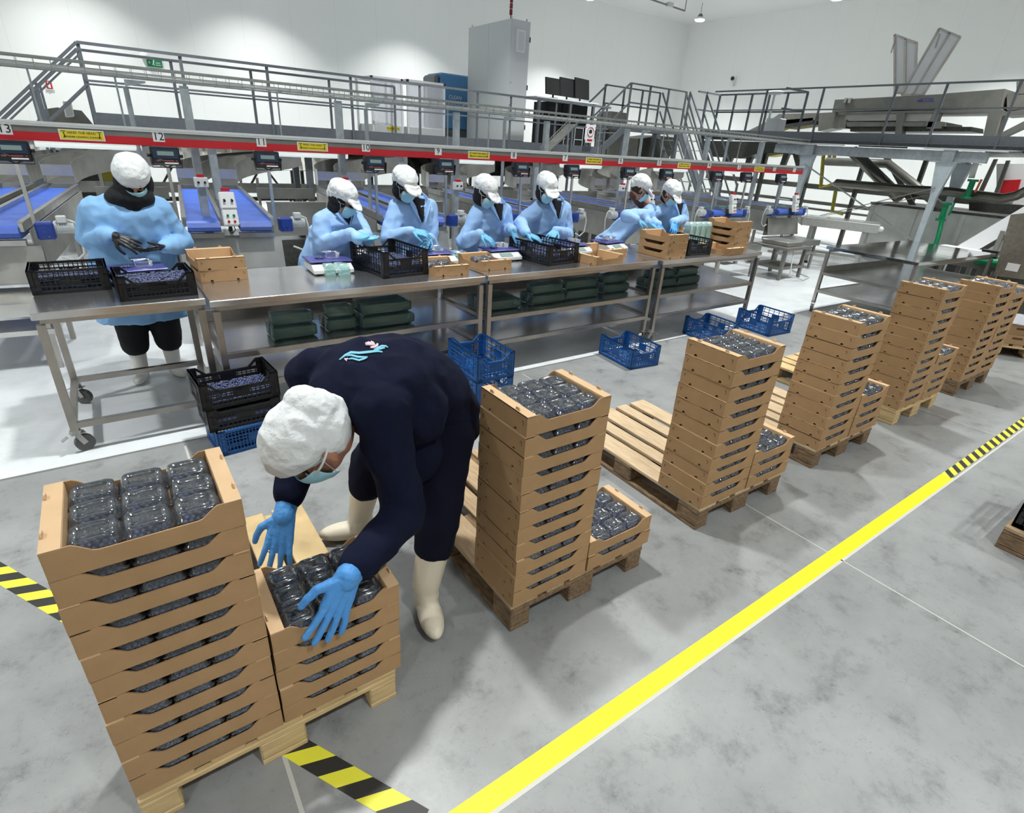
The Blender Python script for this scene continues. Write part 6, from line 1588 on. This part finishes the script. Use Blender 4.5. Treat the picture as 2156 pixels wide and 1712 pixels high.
# embroidery on the upper back, laid on the cloth
from mathutils.bvhtree import BVHTree
bv = BVHTree.FromPolygons([v.co.copy() for v in me.vertices], [list(p.vertices) for p in me.polygons])
LB = mat('logo_light_blue', (.18, .50, .66), .7); LP = mat('logo_pink', (.72, .52, .58), .7)
def stroke(pts, w0, m, name):
    """embroidered stroke laid on the cloth; pts in tenths of a pixel of the close-up of the back"""
    mb = MB(); rows = []; n = len(pts)
    for i, (x, y) in enumerate(pts):
        a = pts[max(0, i - 1)]; b = pts[min(n - 1, i + 1)]; dx, dy = b[0] - a[0], b[1] - a[1]; l = math.hypot(dx, dy) or 1; nx, ny = -dy / l, dx / l
        wv = w0 * (.45 + .55 * math.sin(PI * (i + .6) / (n + .2))); row = []
        for q in (-1, 0, 1):
            tgt = at(700 + (x + nx * wv * q) / 15.4, 703 + (y + ny * wv * q) / 15.4, y=1.8); d = (tgt - EYE).normalized()
            h, nrm, _, _ = bv.ray_cast(EYE - O, d)
            if h is None: return
            if nrm.dot(d) > 0: nrm = -nrm
            row.append(h + nrm * .004)
        rows.append(row)
    for r_ in rows: mb.v += r_
    for i in range(n - 1):
        for q in range(2): mb.f.append([i * 3 + q, i * 3 + q + 1, i * 3 + q + 4, i * 3 + q + 3])
    o = mb.build(name, m, sweater, smooth=True); sd = o.modifiers.new('t', 'SOLIDIFY'); sd.thickness = .0015; sd.offset = 0
stroke([(240, 870), (420, 720), (600, 630), (860, 655), (1100, 630), (1350, 600), (1480, 595), (1620, 620)], 38, LB, 'blue_wave')
stroke([(430, 740), (620, 720), (820, 775), (1000, 790), (1150, 780)], 36, LB, 'blue_wave')
stroke([(520, 850), (640, 830), (760, 860), (860, 890), (1000, 850), (1120, 800)], 30, LB, 'blue_wave')
stroke([(1340, 570), (1450, 490), (1600, 420), (1720, 425), (1790, 470)], 30, LB, 'grey_blue_wave'); stroke([(1400, 550), (1550, 510), (1690, 480)], 34, LB, 'grey_blue_wave')
stroke([(395, 830), (440, 860), (470, 910)], 24, LP, 'pink_flower'); stroke([(510, 820), (480, 850), (440, 840)], 22, LP, 'pink_flower')
stroke([(1080, 360), (1180, 340), (1330, 370)], 62, LP, 'pink_flower'); stroke([(1250, 280), (1330, 330), (1390, 430)], 40, LP, 'pink_flower'); stroke([(1240, 470), (1350, 460), (1450, 400), (1470, 340)], 40, LP, 'pink_flower')
# trousers, boots
tr = MB(); tr.ell_loft([(L_(1.0, 1.90, .90), .12, .17), (L_(1.0, 1.90, .76), .13, .185), (L_(.97, 1.90, .68), .11, .17)], 20)
for a, k in ((hN, knN), (hF, knF)): tr.cap(a, k, .108, .090, 18); tr.cap(k, k + V((-.02, 0, -.12)), .092, .088, 16)
link('navy_trousers', remeshed(tr, .010, 6, .5, .008, 8, 12), NAVYT, root)
for (k, n, fd) in ((knN, anN, V((-.25, -.97, 0))), (knF, anF, V((-.95, .25, 0)))):
    bt = MB(); bt.cap(k + V((-.012, 0, -.075)), n + V((0, 0, .04)), .078, .060, 18); fd = fd.normalized()
    R3 = Matrix(((-fd.y, -fd.x, 0), (fd.x, -fd.y, 0), (0, 0, 1)))
    bt.ball(n + fd * .075 + V((0, 0, -.052)), (.054, .140, .047), 18, 10, R3); bt.ball(n + V((0, 0, -.05)), (.056, .062, .05), 14, 8, R3); bt.ball(n + V((0, 0, .0)), (.058, .066, .07), 14, 8, R3)
    me = remeshed(bt, .007, 5)
    for v in me.vertices: v.co.z = max(v.co.z, .002)
    link('rubber_boot', me, BOOTC, root)
# gloves
g1 = hand_mb(wrN, (-.44, -.20, -.72), (.20, -.95, .30), .16, 1, 1.32, .17, cuff=.0, curls=(.10, .14, .20, .26)); g1.cap(wrN + (elN - wrN).normalized() * .07, wrN + V((-.005, 0, -.01)), .040, .040, 14)
link('glove', remeshed(g1, .0042, 2, .5, .0015, 40, 2), GLOVE, root)
g2 = hand_mb(wrF, (-.36, -.36, -.80), (-.30, -.85, .40), .30, 1, 1.20, .12, cuff=.0); g2.cap(wrF + (elF - wrF).normalized() * .09, wrF, .040, .038, 14)
link('glove', remeshed(g2, .0042, 2, .5, .0015, 40, 3), GLOVE, root)

bpy.data.scenes.remove(TS)
